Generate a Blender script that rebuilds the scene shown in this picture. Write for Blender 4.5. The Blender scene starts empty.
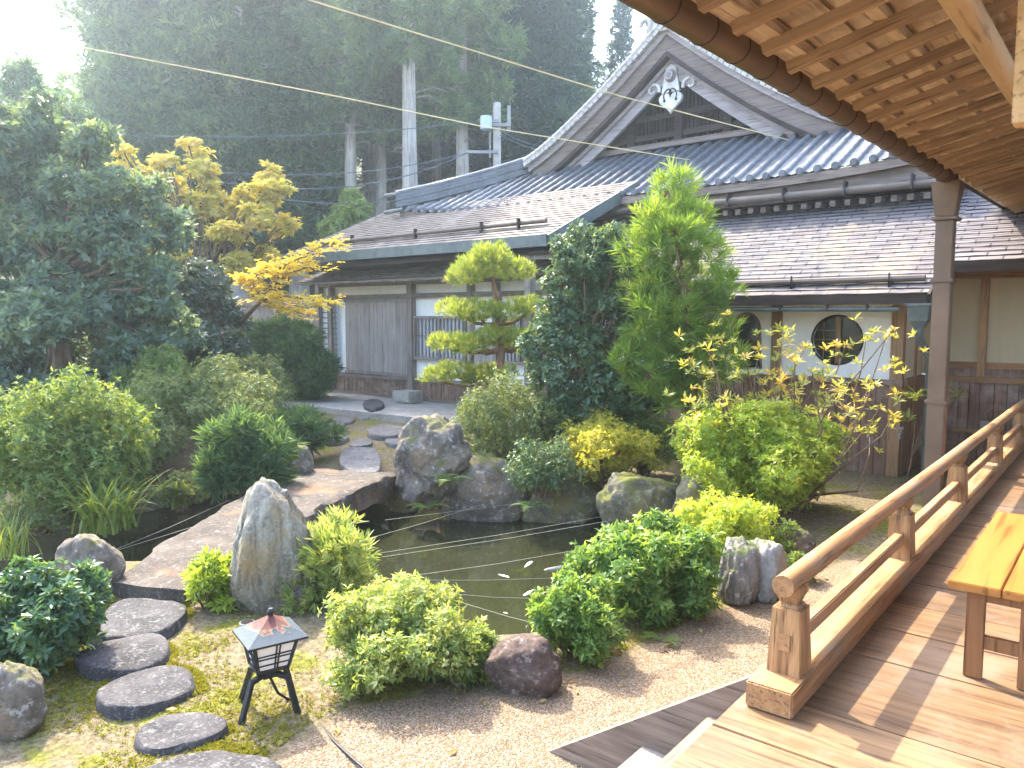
import bpy, math, random
import numpy as np
from mathutils import Vector, Matrix, noise
rad = math.radians
SC = bpy.context.scene
COL = SC.collection
random.seed(7)

# ------------------------------------------------------------------ camera, world, sun, exposure
F = 769.0; CX, CY = 512.0, 384.0
YAW = rad(39.05); PITCH = math.atan((384 - 316) / F); EYE = np.array([0, 0, 2.2])
_fh = np.array([-math.sin(YAW), math.cos(YAW), 0]); _r = np.array([math.cos(YAW), math.sin(YAW), 0])
_f = _fh * math.cos(PITCH) + np.array([0, 0, -math.sin(PITCH)]); _u = np.cross(_r, _f)
cam = bpy.data.cameras.new('camera'); co = bpy.data.objects.new('camera', cam); COL.objects.link(co)
cam.sensor_width = 36; cam.lens = F / 1024 * 36; cam.clip_start = .05; cam.clip_end = 2000
co.location = EYE.tolist(); co.rotation_euler = (math.pi / 2 - PITCH, 0, YAW)
SC.camera = co
SUN_EL, SUN_AZ = rad(49), rad(22)          # the sun stands left of the garden (-X), a little beyond it (+Y)
SDIR = Vector((-math.cos(SUN_EL) * math.cos(SUN_AZ), math.cos(SUN_EL) * math.sin(SUN_AZ), math.sin(SUN_EL)))
world = bpy.data.worlds.new('World'); SC.world = world; world.use_nodes = True
wn = world.node_tree; bgn = wn.nodes['Background']; bgn.inputs[1].default_value = .15
sky = wn.nodes.new('ShaderNodeTexSky'); sky.sky_type = 'NISHITA'; sky.sun_disc = False
sky.sun_elevation = SUN_EL; sky.sun_rotation = math.atan2(SDIR.x, SDIR.y); sky.air_density = 1.0; sky.dust_density = 3.0
wn.links.new(sky.outputs[0], bgn.inputs[0])
sl = bpy.data.lights.new('sun', 'SUN'); sl.energy = 2.0; sl.angle = rad(.6); sl.color = (1, .9, .74)
so = bpy.data.objects.new('sun', sl); COL.objects.link(so)
so.rotation_euler = (-SDIR).to_track_quat('-Z', 'Y').to_euler(); so.location = (0, 0, 40)
vs = SC.view_settings; vs.view_transform = 'Standard'; vs.look = 'None'; vs.gamma = 1; vs.use_curve_mapping = False
vs.exposure = 3.15
cy = SC.cycles; cy.max_bounces = 7; cy.diffuse_bounces = 4; cy.glossy_bounces = 3; cy.transmission_bounces = 4
cy.transparent_max_bounces = 8; cy.volume_bounces = 1; cy.use_denoising = True; cy.sample_clamp_indirect = 8
HAZE = .0023

# ------------------------------------------------------------------ pixel <-> place
def ray(px, py): return _f + _r * (px - CX) / F - _u * (py - CY) / F
def AZ(px, py, z=0.): d = ray(px, py); return EYE + d * ((z - EYE[2]) / d[2])
def AY(px, py, y): d = ray(px, py); return EYE + d * (y / d[1])
def AX(px, py, x): d = ray(px, py); return EYE + d * (x / d[0])
def AD(px, py, t): return EYE + ray(px, py) * t
def depth(p): return float((np.asarray(p) - EYE) @ _f)

# ------------------------------------------------------------------ object helpers
def tag(o, label=None, cat=None, group=None, kind=None):
    if label: o['label'] = label
    if cat: o['category'] = cat
    if group: o['group'] = group
    if kind: o['kind'] = kind
    return o
def empty(name, loc=(0, 0, 0), label=None, cat=None, group=None):
    o = bpy.data.objects.new(name, None); COL.objects.link(o); o.location = [float(v) for v in loc]
    o.empty_display_size = .1
    return tag(o, label, cat, group)
def link_mesh(name, me, mat, parent=None, world=True):
    me.materials.append(mat); o = bpy.data.objects.new(name, me); COL.objects.link(o)
    if parent is not None:
        o.parent = parent
        if world:
            q = parent
            off = Vector((0, 0, 0))
            while q is not None: off += q.location; q = q.parent
            o.location = -off
    return o
class MB:
    def __init__(s): s.v = []; s.f = []; s.st = []
    def add(s, vs, fs):
        s.st.append((len(s.v), len(s.f)))
        n = len(s.v); s.v += [tuple(map(float, p)) for p in vs]; s.f += [tuple(i + n for i in f) for f in fs]; return s
    def box(s, x0, x1, y0, y1, z0, z1):
        v = [(x, y, z) for z in (z0, z1) for x, y in ((x0, y0), (x1, y0), (x1, y1), (x0, y1))]
        return s.add(v, [(3, 2, 1, 0), (4, 5, 6, 7), (0, 1, 5, 4), (1, 2, 6, 5), (2, 3, 7, 6), (3, 0, 4, 7)])
    def bar(s, a, b, w, h, up=(0, 0, 1), w2=None, h2=None):
        a, b = Vector(a), Vector(b); d = (b - a).normalized(); side = d.cross(Vector(up))
        if side.length < 1e-4: side = d.cross(Vector((1, 0, 0)))
        side.normalize(); n = side.cross(d); w2 = w2 or w; h2 = h2 or h; v = []
        for p, ww, hh in ((a, w, h), (b, w2, h2)):
            for sx, sy in ((-1, -1), (1, -1), (1, 1), (-1, 1)): v.append(p + side * sx * ww / 2 + n * sy * hh / 2)
        return s.add(v, [(3, 2, 1, 0), (4, 5, 6, 7), (0, 1, 5, 4), (1, 2, 6, 5), (2, 3, 7, 6), (3, 0, 4, 7)])
    def tube(s, pts, r, k=8, cap=True):
        pts = [Vector(p) for p in pts]; n = len(pts); rs = r if hasattr(r, '__len__') else [r] * n
        v = []; f = []; ref = None
        for i, p in enumerate(pts):
            d = (pts[min(i + 1, n - 1)] - pts[max(i - 1, 0)]).normalized()
            if ref is None: ref = d.orthogonal().normalized()
            ref = (ref - d * ref.dot(d)); ref = ref.normalized() if ref.length > 1e-5 else d.orthogonal().normalized()
            b = d.cross(ref)
            for j in range(k):
                a = 2 * math.pi * j / k; v.append(p + (ref * math.cos(a) + b * math.sin(a)) * rs[i])
        for i in range(n - 1):
            for j in range(k): f.append((i * k + j, i * k + (j + 1) % k, (i + 1) * k + (j + 1) % k, (i + 1) * k + j))
        if cap: f += [tuple(range(k - 1, -1, -1)), tuple(range((n - 1) * k, n * k))]
        return s.add(v, f)
    def prism(s, poly, frm, to):          # poly: list of 3-d points, extruded by vector to-frm
        e = Vector(to) - Vector(frm); n = len(poly); p = [Vector(q) for q in poly]
        v = p + [q + e for q in p]
        f = [tuple(range(n - 1, -1, -1)), tuple(range(n, 2 * n))] + [(i, (i + 1) % n, n + (i + 1) % n, n + i) for i in range(n)]
        return s.add(v, f)
    def grid(s, P):                       # P[i][j] points
        n, m = len(P), len(P[0]); v = [p for row in P for p in row]
        return s.add(v, [(i * m + j, i * m + j + 1, (i + 1) * m + j + 1, (i + 1) * m + j) for i in range(n - 1) for j in range(m - 1)])
    def build(s, name, mat, parent=None, smooth=False, bevel=0, fix=True):
        me = bpy.data.meshes.new(name); me.from_pydata(s.v, [], s.f); me.update()
        if fix:
            import bmesh
            bm = bmesh.new(); bm.from_mesh(me); bmesh.ops.recalc_face_normals(bm, faces=bm.faces[:])
            if bevel: bmesh.ops.bevel(bm, geom=bm.edges[:], offset=bevel, segments=2, affect='EDGES', clamp_overlap=True)
            bm.to_mesh(me); bm.free()
        if smooth:
            me.polygons.foreach_set('use_smooth', [True] * len(me.polygons))
            try: me.set_sharp_from_angle(angle=rad(40))
            except Exception: pass
        return link_mesh(name, me, mat, parent)
def build_each(mb, name, mat, parent=None, per=1, **kw):     # every piece a part of its own
    st = mb.st + [(len(mb.v), len(mb.f))]
    for i in range(0, len(mb.st), per):
        a, b = st[i], st[min(i + per, len(st) - 1)]; q = MB(); q.v = mb.v[a[0]:b[0]]; q.f = [tuple(j - a[0] for j in f) for f in mb.f[a[1]:b[1]]]
        q.build(name, mat, parent, **kw)
def uv_planar(o, fn):
    me = o.data; uv = me.uv_layers.new(name='UVMap'); vi = np.zeros(len(me.loops), int); me.loops.foreach_get('vertex_index', vi)
    co_ = np.zeros(len(me.vertices) * 3); me.vertices.foreach_get('co', co_); co_ = co_.reshape(-1, 3)[vi]
    u, v = fn(co_); uv.data.foreach_set('uv', np.stack([u, v], 1).ravel())
def np_mesh(name, V, Fc, mat, parent=None, attrs=None, smooth=False):
    me = bpy.data.meshes.new(name); V = np.asarray(V, np.float32); Fc = np.asarray(Fc, np.int32); n, k = Fc.shape
    me.vertices.add(len(V)); me.vertices.foreach_set('co', V.ravel())
    me.loops.add(n * k); me.loops.foreach_set('vertex_index', Fc.ravel())
    me.polygons.add(n); me.polygons.foreach_set('loop_start', np.arange(0, n * k, k, dtype=np.int32))
    me.polygons.foreach_set('loop_total', np.full(n, k, np.int32))
    if smooth: me.polygons.foreach_set('use_smooth', np.ones(n, bool))
    me.update(calc_edges=True)
    for a, arr in (attrs or {}).items():
        at = me.attributes.new(a, 'FLOAT', 'POINT'); at.data.foreach_set('value', np.asarray(arr, np.float32))
    return link_mesh(name, me, mat, parent)
def copy_tree(o, parent=None):
    c = o.copy(); COL.objects.link(c); c.parent = parent
    for ch in list(o.children): copy_tree(ch, c)
    return c

# ------------------------------------------------------------------ materials
class NT:
    def __init__(s, name):
        s.m = bpy.data.materials.new(name); s.m.use_nodes = True; s.t = s.m.node_tree
        s.p = s.t.nodes['Principled BSDF']; s.out = s.t.nodes['Material Output']
    def n(s, typ, ins=None, **kw):
        q = s.t.nodes.new('ShaderNode' + typ)
        for k, v in kw.items(): setattr(q, k, v)
        for k, v in (ins or {}).items(): s.set(q.inputs[k], v)
        return q
    def set(s, sock, v):
        if isinstance(v, bpy.types.NodeSocket): s.t.links.new(v, sock)
        elif hasattr(v, 'outputs'): s.t.links.new(v.outputs[0], sock)
        else:
            if sock.type == 'RGBA' and len(v) == 3: v = (*v, 1)
            sock.default_value = v
    def ramp(s, fac, stops):
        q = s.n('ValToRGB', {0: fac}); e = q.color_ramp.elements
        while len(e) < len(stops): e.new(.5)
        for i, (p, c) in enumerate(stops): e[i].position = p; e[i].color = (*c, 1) if len(c) == 3 else c
        return q.outputs[0]
    def coord(s, scale=(1, 1, 1), kind='Object', rot=(0, 0, 0)):
        return s.n('Mapping', {0: s.n('TexCoord').outputs[kind], 2: rot, 3: scale}).outputs[0]
    def noise(s, vec, sc, det=4, rough=.55, dist=0):
        return s.n('TexNoise', {'Vector': vec, 'Scale': sc, 'Detail': det, 'Roughness': rough, 'Distortion': dist}).outputs[0]
    def mix(s, a, b, f, mode='MIX'):
        q = s.n('Mix', data_type='RGBA', blend_type=mode); s.set(q.inputs[0], f); s.set(q.inputs[6], a); s.set(q.inputs[7], b); return q.outputs[2]
    def math(s, op, a, b=0.):
        q = s.n('Math', operation=op); s.set(q.inputs[0], a); s.set(q.inputs[1], b); return q.outputs[0]
    def bump(s, h, strength=.3, dist=.01):
        s.set(s.p.inputs['Normal'], s.n('Bump', {'Height': h, 'Strength': strength, 'Distance': dist}))
    def fin(s, col=None, rough=.6, spec=.3, metal=0):
        if col is not None: s.set(s.p.inputs['Base Color'], col)
        s.set(s.p.inputs['Roughness'], rough); s.p.inputs['Specular IOR Level'].default_value = spec; s.p.inputs['Metallic'].default_value = metal
        return s.m
def wood(name, dark, light, axis='X', grain=1., rough=.6, stain=None, spec=.25, bumps=.25, tilt=0):
    n = NT(name); co0 = n.coord
    if tilt: n.coord = lambda sc_: n.n('Mapping', {0: n.n('TexCoord').outputs['Object'], 2: (0, -tilt, 0), 3: [1 / v for v in sc_]}, vector_type='TEXTURE').outputs[0]
    sc = [26, 26, 26]; sc['XYZ'.index(axis)] = 1.3; sc = [v * grain for v in sc]
    g = n.noise(n.coord(sc), 1, 5, .65, .6); big = n.noise(n.coord((1, 1, 1)), 1.7, 3)
    fine = n.noise(n.coord([v * 3 for v in sc]), 1, 2)
    f = n.math('ADD', n.math('MULTIPLY', g, .7), n.math('MULTIPLY', big, .35))
    c = n.ramp(f, [(.36, dark), (.52, [(a + b) / 2 for a, b in zip(dark, light)]), (.68, light)])
    isl = n.n('NewGeometry').outputs['Random Per Island']; c = n.mix(c, n.ramp(isl, [(0, (.84, .82, .80)), (.5, (.96, .96, .96)), (1, (1.1, 1.08, 1.05))]), 1., 'MULTIPLY')
    c = n.mix(c, [v * .45 for v in dark], n.ramp(fine, [(.57, (0, 0, 0)), (.70, (.75, .75, .75))]))
    if stain: c = n.mix(c, stain, n.ramp(n.noise(n.coord((1, 1, 1)), 2.3, 5, .7), [(.5, (0, 0, 0)), (.68, (.8, .8, .8))]))
    n.bump(n.math('ADD', g, n.math('MULTIPLY', fine, .5)), bumps, .004)
    return n.fin(c, rough, spec)
def plain(name, col, rough=.6, var=.25, sc=8, spec=.3, metal=0, bumps=.1):
    n = NT(name); f = n.noise(n.coord(), sc, 5, .6)
    c = n.ramp(f, [(.3, [v * (1 - var) for v in col]), (.7, [min(1, v * (1 + var)) for v in col])])
    if bumps: n.bump(n.noise(n.coord(), sc * 5, 3), bumps, .005)
    return n.fin(c, rough, spec, metal)
def plaster(name, col):
    n = NT(name); a = n.noise(n.coord((1, 1, .35)), 1.6, 5, .6)
    c = n.ramp(a, [(.3, [v * .86 for v in col]), (.65, col)]); c = n.mix(c, [v * .72 for v in col], n.ramp(n.noise(n.coord((5, 5, .5)), 1.2, 5, .7), [(.52, (0, 0, 0)), (.75, (.5, .5, .5))])); n.bump(n.noise(n.coord(), 90, 3), .12, .003)
    return n.fin(c, .9, .15)
def stone(name, cols, sc=3., lichen=None, moss=None, speck=None, bumps=.6, rust=None, stretch=(1, 1, 1)):
    n = NT(name); a = n.noise(n.coord(stretch), sc, 8, .68, .4); b = n.noise(n.coord(), sc * 9, 5, .7)
    c = n.ramp(n.math('ADD', n.math('MULTIPLY', a, .75), n.math('MULTIPLY', b, .28)), [(.34 + .34 * i / max(1, len(cols) - 1), q) for i, q in enumerate(cols)])
    if rust: c = n.mix(c, rust, n.ramp(n.noise(n.coord(), sc * .55, 6, .65), [(.5, (0, 0, 0)), (.66, (.75, .75, .75))]))
    if lichen: c = n.mix(c, lichen, n.ramp(n.noise(n.coord(), sc * 4.2, 6, .75), [(.56, (0, 0, 0)), (.63, (.85, .85, .85))]))
    if speck:
        v = n.n('TexVoronoi', {'Vector': n.coord(), 'Scale': 95}); c = n.mix(c, speck, n.ramp(v.outputs['Color'], [(.72, (0, 0, 0)), (.84, (.75, .75, .75))]))
    if moss:
        g = n.n('NewGeometry'); z = n.n('SeparateXYZ', {0: g.outputs['Normal']}).outputs[2]
        c = n.mix(c, moss, n.ramp(n.math('ADD', n.math('MULTIPLY', z, .28), n.noise(n.coord(), sc * 1.3, 6, .7)), [(.66, (0, 0, 0)), (.78, (.9, .9, .9))]))
    n.bump(n.math('ADD', a, n.math('MULTIPLY', b, .45)), bumps, .03)
    return n.fin(c, .85, .2)
def leaf(name, cols, trans=.45, rough=.45, spec=.35, boost=1.6, vary=False, gain=1.):
    cols = [tuple(v * gain for v in q) for q in cols]
    n = NT(name); t = n.n('Attribute', attribute_name='tint').outputs['Fac']
    c = n.ramp(t, [(i / (len(cols) - 1), q) for i, q in enumerate(cols)])
    if vary: c = n.mix(c, n.ramp(n.n('ObjectInfo').outputs['Random'], [(0, (.62, .66, .70)), (.5, (1, 1, 1)), (1, (1.3, 1.25, 1.05))]), 1., 'MULTIPLY')
    tr = n.mix(c, (boost * 1.15, boost, boost * .45), 1., 'MULTIPLY')
    n.fin(c, rough, spec); q = n.n('BsdfTranslucent', {0: tr}); m = n.n('MixShader', {0: trans, 1: n.p.outputs[0], 2: q.outputs[0]})
    n.t.links.new(m.outputs[0], n.out.inputs[0]); return n.m

M = {}
M['deck'] = wood('deck_wood', (.10, .055, .028), (.26, .16, .085), 'X', .8, .5, (.22, .165, .12), .3, .3)
M['rail'] = wood('rail_wood', (.17, .085, .036), (.40, .225, .105), 'Y', .9, .6, (.24, .185, .13), .25, .4)
M['railpost'] = wood('post_wood', (.11, .052, .022), (.40, .23, .105), 'Z', 1.1, .6, None, .25, .6)
M['rafter'] = wood('shade_toned_rafter_wood', (.20, .125, .075), (.43, .295, .185), 'X', .8, .65, None, .2, .15, math.atan(.235))  # browner than the boards: shade on the rafter sides is put into the colour
M['batten'] = wood('batten_wood', (.40, .28, .18), (.66, .52, .37), 'Y', .5, .65, None, .2, .12)
M['roofboard'] = wood('bounce_toned_board_wood', (.46, .35, .24), (.72, .60, .46), 'Y', .5, .7, (.34, .24, .15), .2, .12)  # paler than the rafters: bounce light from below is painted into this wood
M['keta'] = wood('eave_beam_wood', (.45, .30, .15), (.68, .50, .30), 'Y', .5, .55)
M['stair'] = wood('stair_wood', (.14, .10, .075), (.26, .20, .155), 'Y', .6, .7)
M['greystair'] = wood('grey_stair_wood', (.12, .105, .095), (.24, .215, .195), 'Y', .6, .75)
M['stringer'] = wood('weathered_stringer_wood', (.11, .08, .06), (.27, .205, .16), 'X', .7, .75)
M['bench'] = wood('bench_wood', (.30, .12, .024), (.38, .17, .04), 'Y', .35, .35, None, .45, .05)
M['benchleg'] = wood('bench_leg_wood', (.17, .075, .03), (.27, .13, .055), 'Z', .6, .5)
M['grey'] = wood('weathered_grey_wood', (.13, .105, .09), (.31, .26, .225), 'Z', .7, .8)
M['greyX'] = wood('weathered_grey_beam', (.11, .085, .07), (.27, .21, .175), 'X', .7, .8)
M['door'] = wood('weathered_door_wood', (.22, .185, .165), (.36, .315, .285), 'Z', .45, .8)
M['brown'] = wood('brown_wainscot_wood', (.10, .055, .035), (.27, .165, .115), 'Z', .7, .75, (.33, .26, .22))
M['warm'] = wood('warm_post_wood', (.21, .11, .05), (.42, .26, .14), 'Z', .7, .7)
M['warmX'] = wood('warm_beam_wood', (.20, .10, .045), (.40, .23, .12), 'X', .7, .7)
M['gable'] = wood('gable_board_wood', (.115, .085, .072), (.24, .19, .165), 'X', .5, .75)
M['gablelight'] = wood('pale_gable_wood', (.25, .215, .215), (.42, .375, .38), 'X', .5, .75)
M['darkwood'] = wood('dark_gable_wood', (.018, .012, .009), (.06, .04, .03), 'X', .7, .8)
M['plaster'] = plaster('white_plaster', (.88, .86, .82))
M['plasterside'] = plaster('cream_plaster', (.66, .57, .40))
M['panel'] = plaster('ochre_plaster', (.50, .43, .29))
M['copper'] = plain('brown_copper', (.135, .088, .058), .45, .22, 3, .5, .35, 0)
M['copperdark'] = plain('dark_strap_metal', (.04, .03, .03), .5, .2, 5, .4, .5, 0)
M['verdigris'] = plain('greenish_metal', (.10, .118, .112), .5, .25, 6, .4, .3, 0)
M['gutterbrown'] = plain('dull_brown_gutter', (.10, .078, .063), .5, .25, 3, .4, .2, 0)
M['black'] = plain('black_iron', (.022, .023, .026), .5, .3, 20, .4, .2, .1)
M['glass'] = plain('dark_window_glass', (.018, .022, .018), .08, .2, 2, .6, 0, 0)
M['paper'] = plain('lamp_paper', (.80, .76, .68), .7, .05, 3, .2, 0, 0)
M['shoji'] = plain('window_paper', (.55, .57, .62), .8, .08, 3, .2, 0, 0)
M['cable'] = plain('pale_yellow_cable', (.62, .50, .26), .6, .1, 3, .2, 0, 0)
M['wire'] = plain('dark_wire', (.11, .13, .15), .6, .1, 3, .2, 0, 0)
M['string'] = plain('pale_pond_string', (.26, .26, .22), .5, .1, 3, .4, 0, 0)
M['pole'] = plain('pale_pole_wood', (.42, .38, .34), .8, .2, 4, .2)
M['poledark'] = plain('pole_fitting', (.25, .24, .23), .6, .2, 4, .3)
M['transformer'] = plain('transformer_paint', (.42, .5, .6), .4, .1, 4, .3, 0, 0)
M['bamboo'] = wood('bamboo_pole', (.22, .13, .06), (.46, .33, .18), 'Z', .8, .6)
M['koi'] = plain('pale_koi_skin', (.82, .74, .64), .35, .15, 25, .5, 0, 0)
M['koidark'] = plain('grey_koi_skin', (.10, .11, .10), .35, .3, 25, .5, 0, 0)
M['bark'] = wood('bark', (.07, .045, .03), (.19, .13, .09), 'Z', .4, .9, None, .1, .8)
M['pinebark'] = wood('pine_bark', (.10, .05, .03), (.27, .15, .10), 'Z', .5, .9, None, .1, .8)
M['cedarbark'] = wood('cedar_bark', (.22, .19, .17), (.46, .42, .38), 'Z', .22, .9, None, .1, .8)
M['twig'] = plain('shrub_twig', (.13, .09, .055), .8, .3, 10, .2)
# tiles
def tilemat():
    n = NT('grey_roof_tile'); a = n.noise(n.coord(), 2.2, 5, .65); b = n.noise(n.coord((1, 1, 1)), 14, 4)
    c = n.ramp(n.math('ADD', n.math('MULTIPLY', a, .6), n.math('MULTIPLY', b, .4)), [(.32, (.045, .049, .056)), (.5, (.088, .094, .105)), (.7, (.15, .156, .17))])
    n.bump(b, .25, .01); return n.fin(c, .4, .45)
M['tile'] = tilemat()
M['tilepale'] = plain('pale_verge_tile', (.38, .35, .32), .6, .35, 9, .3)
def shingle(name, c1, c2, mort, patch, bw=.36, bh=.125):
    n = NT(name); uv = n.n('TexCoord').outputs['UV']
    br = n.n('TexBrick', {'Vector': uv, 'Color1': c1, 'Color2': c2, 'Mortar': mort, 'Scale': 1, 'Mortar Size': .011, 'Mortar Smooth': .2, 'Bias': -.1, 'Brick Width': bw, 'Row Height': bh}, offset=.5)
    st = n.noise(n.n('Mapping', {0: uv, 3: (1.1, .35, 1)}).outputs[0], 1.5, 6, .65)
    c = n.mix(br.outputs[0], patch, n.ramp(st, [(.5, (0, 0, 0)), (.7, (.8, .8, .8))]))
    c = n.mix(c, (.1, .1, .1), n.ramp(n.noise(uv, 7, 5, .7), [(.55, (0, 0, 0)), (.8, (.35, .35, .35))]))
    n.bump(n.math('ADD', n.math('MULTIPLY', br.outputs['Fac'], -1), n.math('MULTIPLY', n.noise(uv, 30, 3), .3)), .5, .012)
    return n.fin(c, .78, .18)
M['slate'] = shingle('grey_slate_roof', (.115, .10, .10), (.175, .155, .155), (.035, .03, .03), (.24, .19, .13))
M['brownslate'] = shingle('brown_slate_roof', (.165, .13, .11), (.22, .18, .15), (.07, .06, .055), (.28, .25, .22), .33, .12)
# stones
M['granite'] = stone('grey_speckled_granite', [(.022, .021, .022), (.05, .046, .049), (.088, .082, .084)], 4, (.15, .15, .14), None, (.125, .12, .12), .7)
M['pathstone'] = stone('grey_path_stone', [(.06, .055, .055), (.11, .102, .10), (.17, .16, .155)], 4, (.24, .24, .22), None, (.20, .19, .19), .7)
M['bridge'] = stone('purplish_slab_stone', [(.032, .026, .022), (.068, .055, .045), (.105, .088, .070)], 3, (.17, .16, .15), None, (.14, .12, .11), .8, (.26, .13, .055))  # last colour lays broad orange-brown patches over the slab
M['tall'] = stone('veined_pale_stone', [(.045, .04, .03), (.15, .135, .105), (.30, .27, .21), (.46, .42, .33)], 4.5, (.36, .355, .32), None, None, 1.1, (.36, .23, .085), (2.2, 2.2, .35))
M['rock'] = stone('rough_grey_rock', [(.055, .044, .034), (.14, .117, .095), (.25, .215, .18)], 3.5, (.36, .35, .32), (.10, .10, .025), None, 1., (.22, .14, .075))
M['mossrock'] = stone('mossy_rock', [(.05, .045, .03), (.11, .10, .065), (.18, .165, .12)], 3.5, (.26, .26, .2), (.12, .125, .02), None, 1., (.16, .13, .03))
M['darkrock'] = stone('dark_brown_rock', [(.035, .025, .022), (.09, .062, .052), (.16, .12, .10)], 4, (.27, .23, .20), None, None, 1.)
M['whiterock'] = stone('pale_cleft_rock', [(.07, .068, .062), (.22, .21, .195), (.38, .37, .35)], 4, (.46, .46, .44), (.10, .12, .04), None, .9, (.33, .28, .18), (1.5, 1.5, .5))
M['earth'] = stone('brown_earth_rock', [(.06, .036, .02), (.13, .082, .044), (.20, .14, .08)], 4, (.26, .20, .13), (.10, .10, .03), None, 1.)
M['terrace'] = stone('terrace_stone', [(.17, .155, .135), (.28, .255, .22), (.37, .34, .30)], 3, (.42, .40, .36), None, (.36, .33, .30), .5)
# leaves
M['l_cedar'] = leaf('cedar_needles', [(.04, .075, .05), (.065, .115, .068), (.10, .165, .082), (.15, .215, .09)], .38, .6, .2, vary=True, gain=1.20)
M['l_hinoki'] = leaf('dark_conifer_needles', [(.035, .07, .05), (.06, .11, .07), (.10, .16, .085)], .34, .6, .2, vary=True, gain=1.25)
M['l_dark'] = leaf('dark_evergreen_leaf', [(.03, .06, .034), (.048, .085, .042), (.07, .115, .05), (.14, .17, .05)], .3, .35, .5, gain=1.5)
M['l_evergreen'] = leaf('bluish_evergreen_leaf', [(.05, .09, .068), (.095, .155, .11), (.14, .205, .13), (.21, .28, .13)], .42, .38, .4)
M['l_maple'] = leaf('yellow_maple_leaf', [(.30, .29, .08), (.42, .40, .10), (.50, .47, .15), (.46, .35, .12), (.56, .52, .24)], .55, .6, .2)
M['l_branch'] = leaf('orange_maple_leaf', [(.30, .31, .06), (.46, .41, .08), (.54, .40, .07), (.55, .50, .14)], .5, .6, .2)
M['l_camellia'] = leaf('camellia_leaf', [(.018, .035, .025), (.03, .055, .035), (.05, .08, .04), (.16, .15, .07)], .22, .28, .6, gain=1.30)
M['l_feather'] = leaf('feathery_green_leaf', [(.045, .09, .045), (.07, .13, .06), (.12, .19, .075)], .42, .5, .3, gain=1.15)
M['l_azalea'] = leaf('green_azalea_leaf', [(.05, .085, .028), (.08, .125, .035), (.12, .165, .045), (.18, .20, .06)], .42, .5, .3, gain=1.50)
M['l_azdark'] = leaf('dull_azalea_leaf', [(.05, .08, .033), (.08, .115, .042), (.12, .155, .05), (.19, .19, .07)], .35, .45, .4, gain=1.35)
M['l_yellow'] = leaf('yellowing_azalea_leaf', [(.19, .22, .04), (.29, .30, .05), (.38, .35, .06), (.14, .17, .045)], .5, .5, .3, gain=1.25)
M['l_pale'] = leaf('pale_azalea_leaf', [(.09, .14, .04), (.15, .21, .055), (.24, .28, .10), (.33, .35, .17)], .42, .45, .4, gain=1.35)
M['l_bright'] = leaf('bright_green_leaf', [(.11, .17, .03), (.18, .26, .04), (.27, .33, .05), (.34, .36, .09)], .5, .4, .4, gain=1.35)
M['l_glossy'] = leaf('glossy_green_leaf', [(.035, .08, .022), (.065, .13, .032), (.12, .195, .042), (.21, .27, .075)], .42, .4, .35, gain=1.45)
M['l_gloss2'] = leaf('dark_glossy_leaf', [(.025, .065, .035), (.045, .105, .05), (.08, .15, .06), (.19, .26, .08)], .36, .33, .5, gain=1.15)
M['l_rhodo'] = leaf('rhododendron_leaf', [(.09, .13, .04), (.19, .23, .06), (.34, .34, .09), (.50, .37, .08), (.55, .40, .13)], .42, .4, .4)
M['l_pine'] = leaf('bright_pine_needles', [(.08, .16, .035), (.14, .25, .045), (.23, .34, .06), (.32, .37, .08)], .48, .5, .3, gain=0.95)
M['l_niwaki'] = leaf('pine_pad_needles', [(.10, .16, .04), (.18, .25, .05), (.28, .34, .07), (.38, .40, .10)], .42, .5, .3, gain=0.95)
M['l_blade'] = leaf('strap_leaf', [(.07, .12, .025), (.13, .19, .035), (.21, .25, .05)], .42, .4, .4)
M['l_fern'] = leaf('fern_leaf', [(.08, .16, .04), (.13, .22, .05), (.2, .27, .06)], .45, .5, .3)
M['l_moss'] = leaf('moss_tuft', [(.08, .085, .016), (.16, .165, .024), (.25, .245, .034), (.17, .12, .03)], .3, .9, .05)
M['l_fallen'] = leaf('fallen_leaf', [(.16, .08, .03), (.30, .19, .06), (.36, .28, .10), (.12, .07, .04)], .2, .8, .1)

# ------------------------------------------------------------------ ground
POND = np.array([(-4.4, 8.0), (-5.2, 8.25), (-6.4, 7.5), (-7.5, 6.95), (-8.6, 6.75), (-9.9, 6.3), (-10.1, 5.6), (-9.95, 4.6), (-9.95, 3.4), (-10.2, 2.2), (-11, 0.2), (-11, -1), (-8.6, -1), (-7.9, .6), (-7.55, 1.9), (-7.5, 2.75), (-7.0, 3.15), (-6.3, 3.75), (-5.9, 4.5), (-5.1, 4.4), (-4.1, 3.95), (-3.4, 3.98), (-3.0, 4.5), (-3.3, 5.8), (-3.7, 6.7)])
WATER = -.35
def poly_sd(P, x, y):                     # signed distance, + inside
    x = np.asarray(x, float); y = np.asarray(y, float); d = np.full(x.shape, 1e9); ins = np.zeros(x.shape, bool)
    for i in range(len(P)):
        (x0, y0), (x1, y1) = P[i], P[(i + 1) % len(P)]; ex, ey = x1 - x0, y1 - y0
        t = np.clip(((x - x0) * ex + (y - y0) * ey) / (ex * ex + ey * ey), 0, 1)
        d = np.minimum(d, np.hypot(x - x0 - t * ex, y - y0 - t * ey))
        c = (y0 > y) != (y1 > y); ins ^= c & (x < ex * (y - y0) / (ey if abs(ey) > 1e-9 else 1e-9) + x0)
    return np.where(ins, d, -d)
def sst(a, b, x): t = np.clip((x - a) / (b - a), 0, 1); return t * t * (3 - 2 * t)
_rg = np.random.default_rng(3)
_W = [(_rg.uniform(-1, 1, 2) * k, _rg.uniform(0, 6.3), 1 / k) for k in (1.3, 2.1, 3.4, 5.2, 8.1, 12) for _ in range(3)]
def wob(x, y): return sum(a * np.sin(w[0] * x + w[1] * y + p) for w, p, a in _W) / 3.
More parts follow.
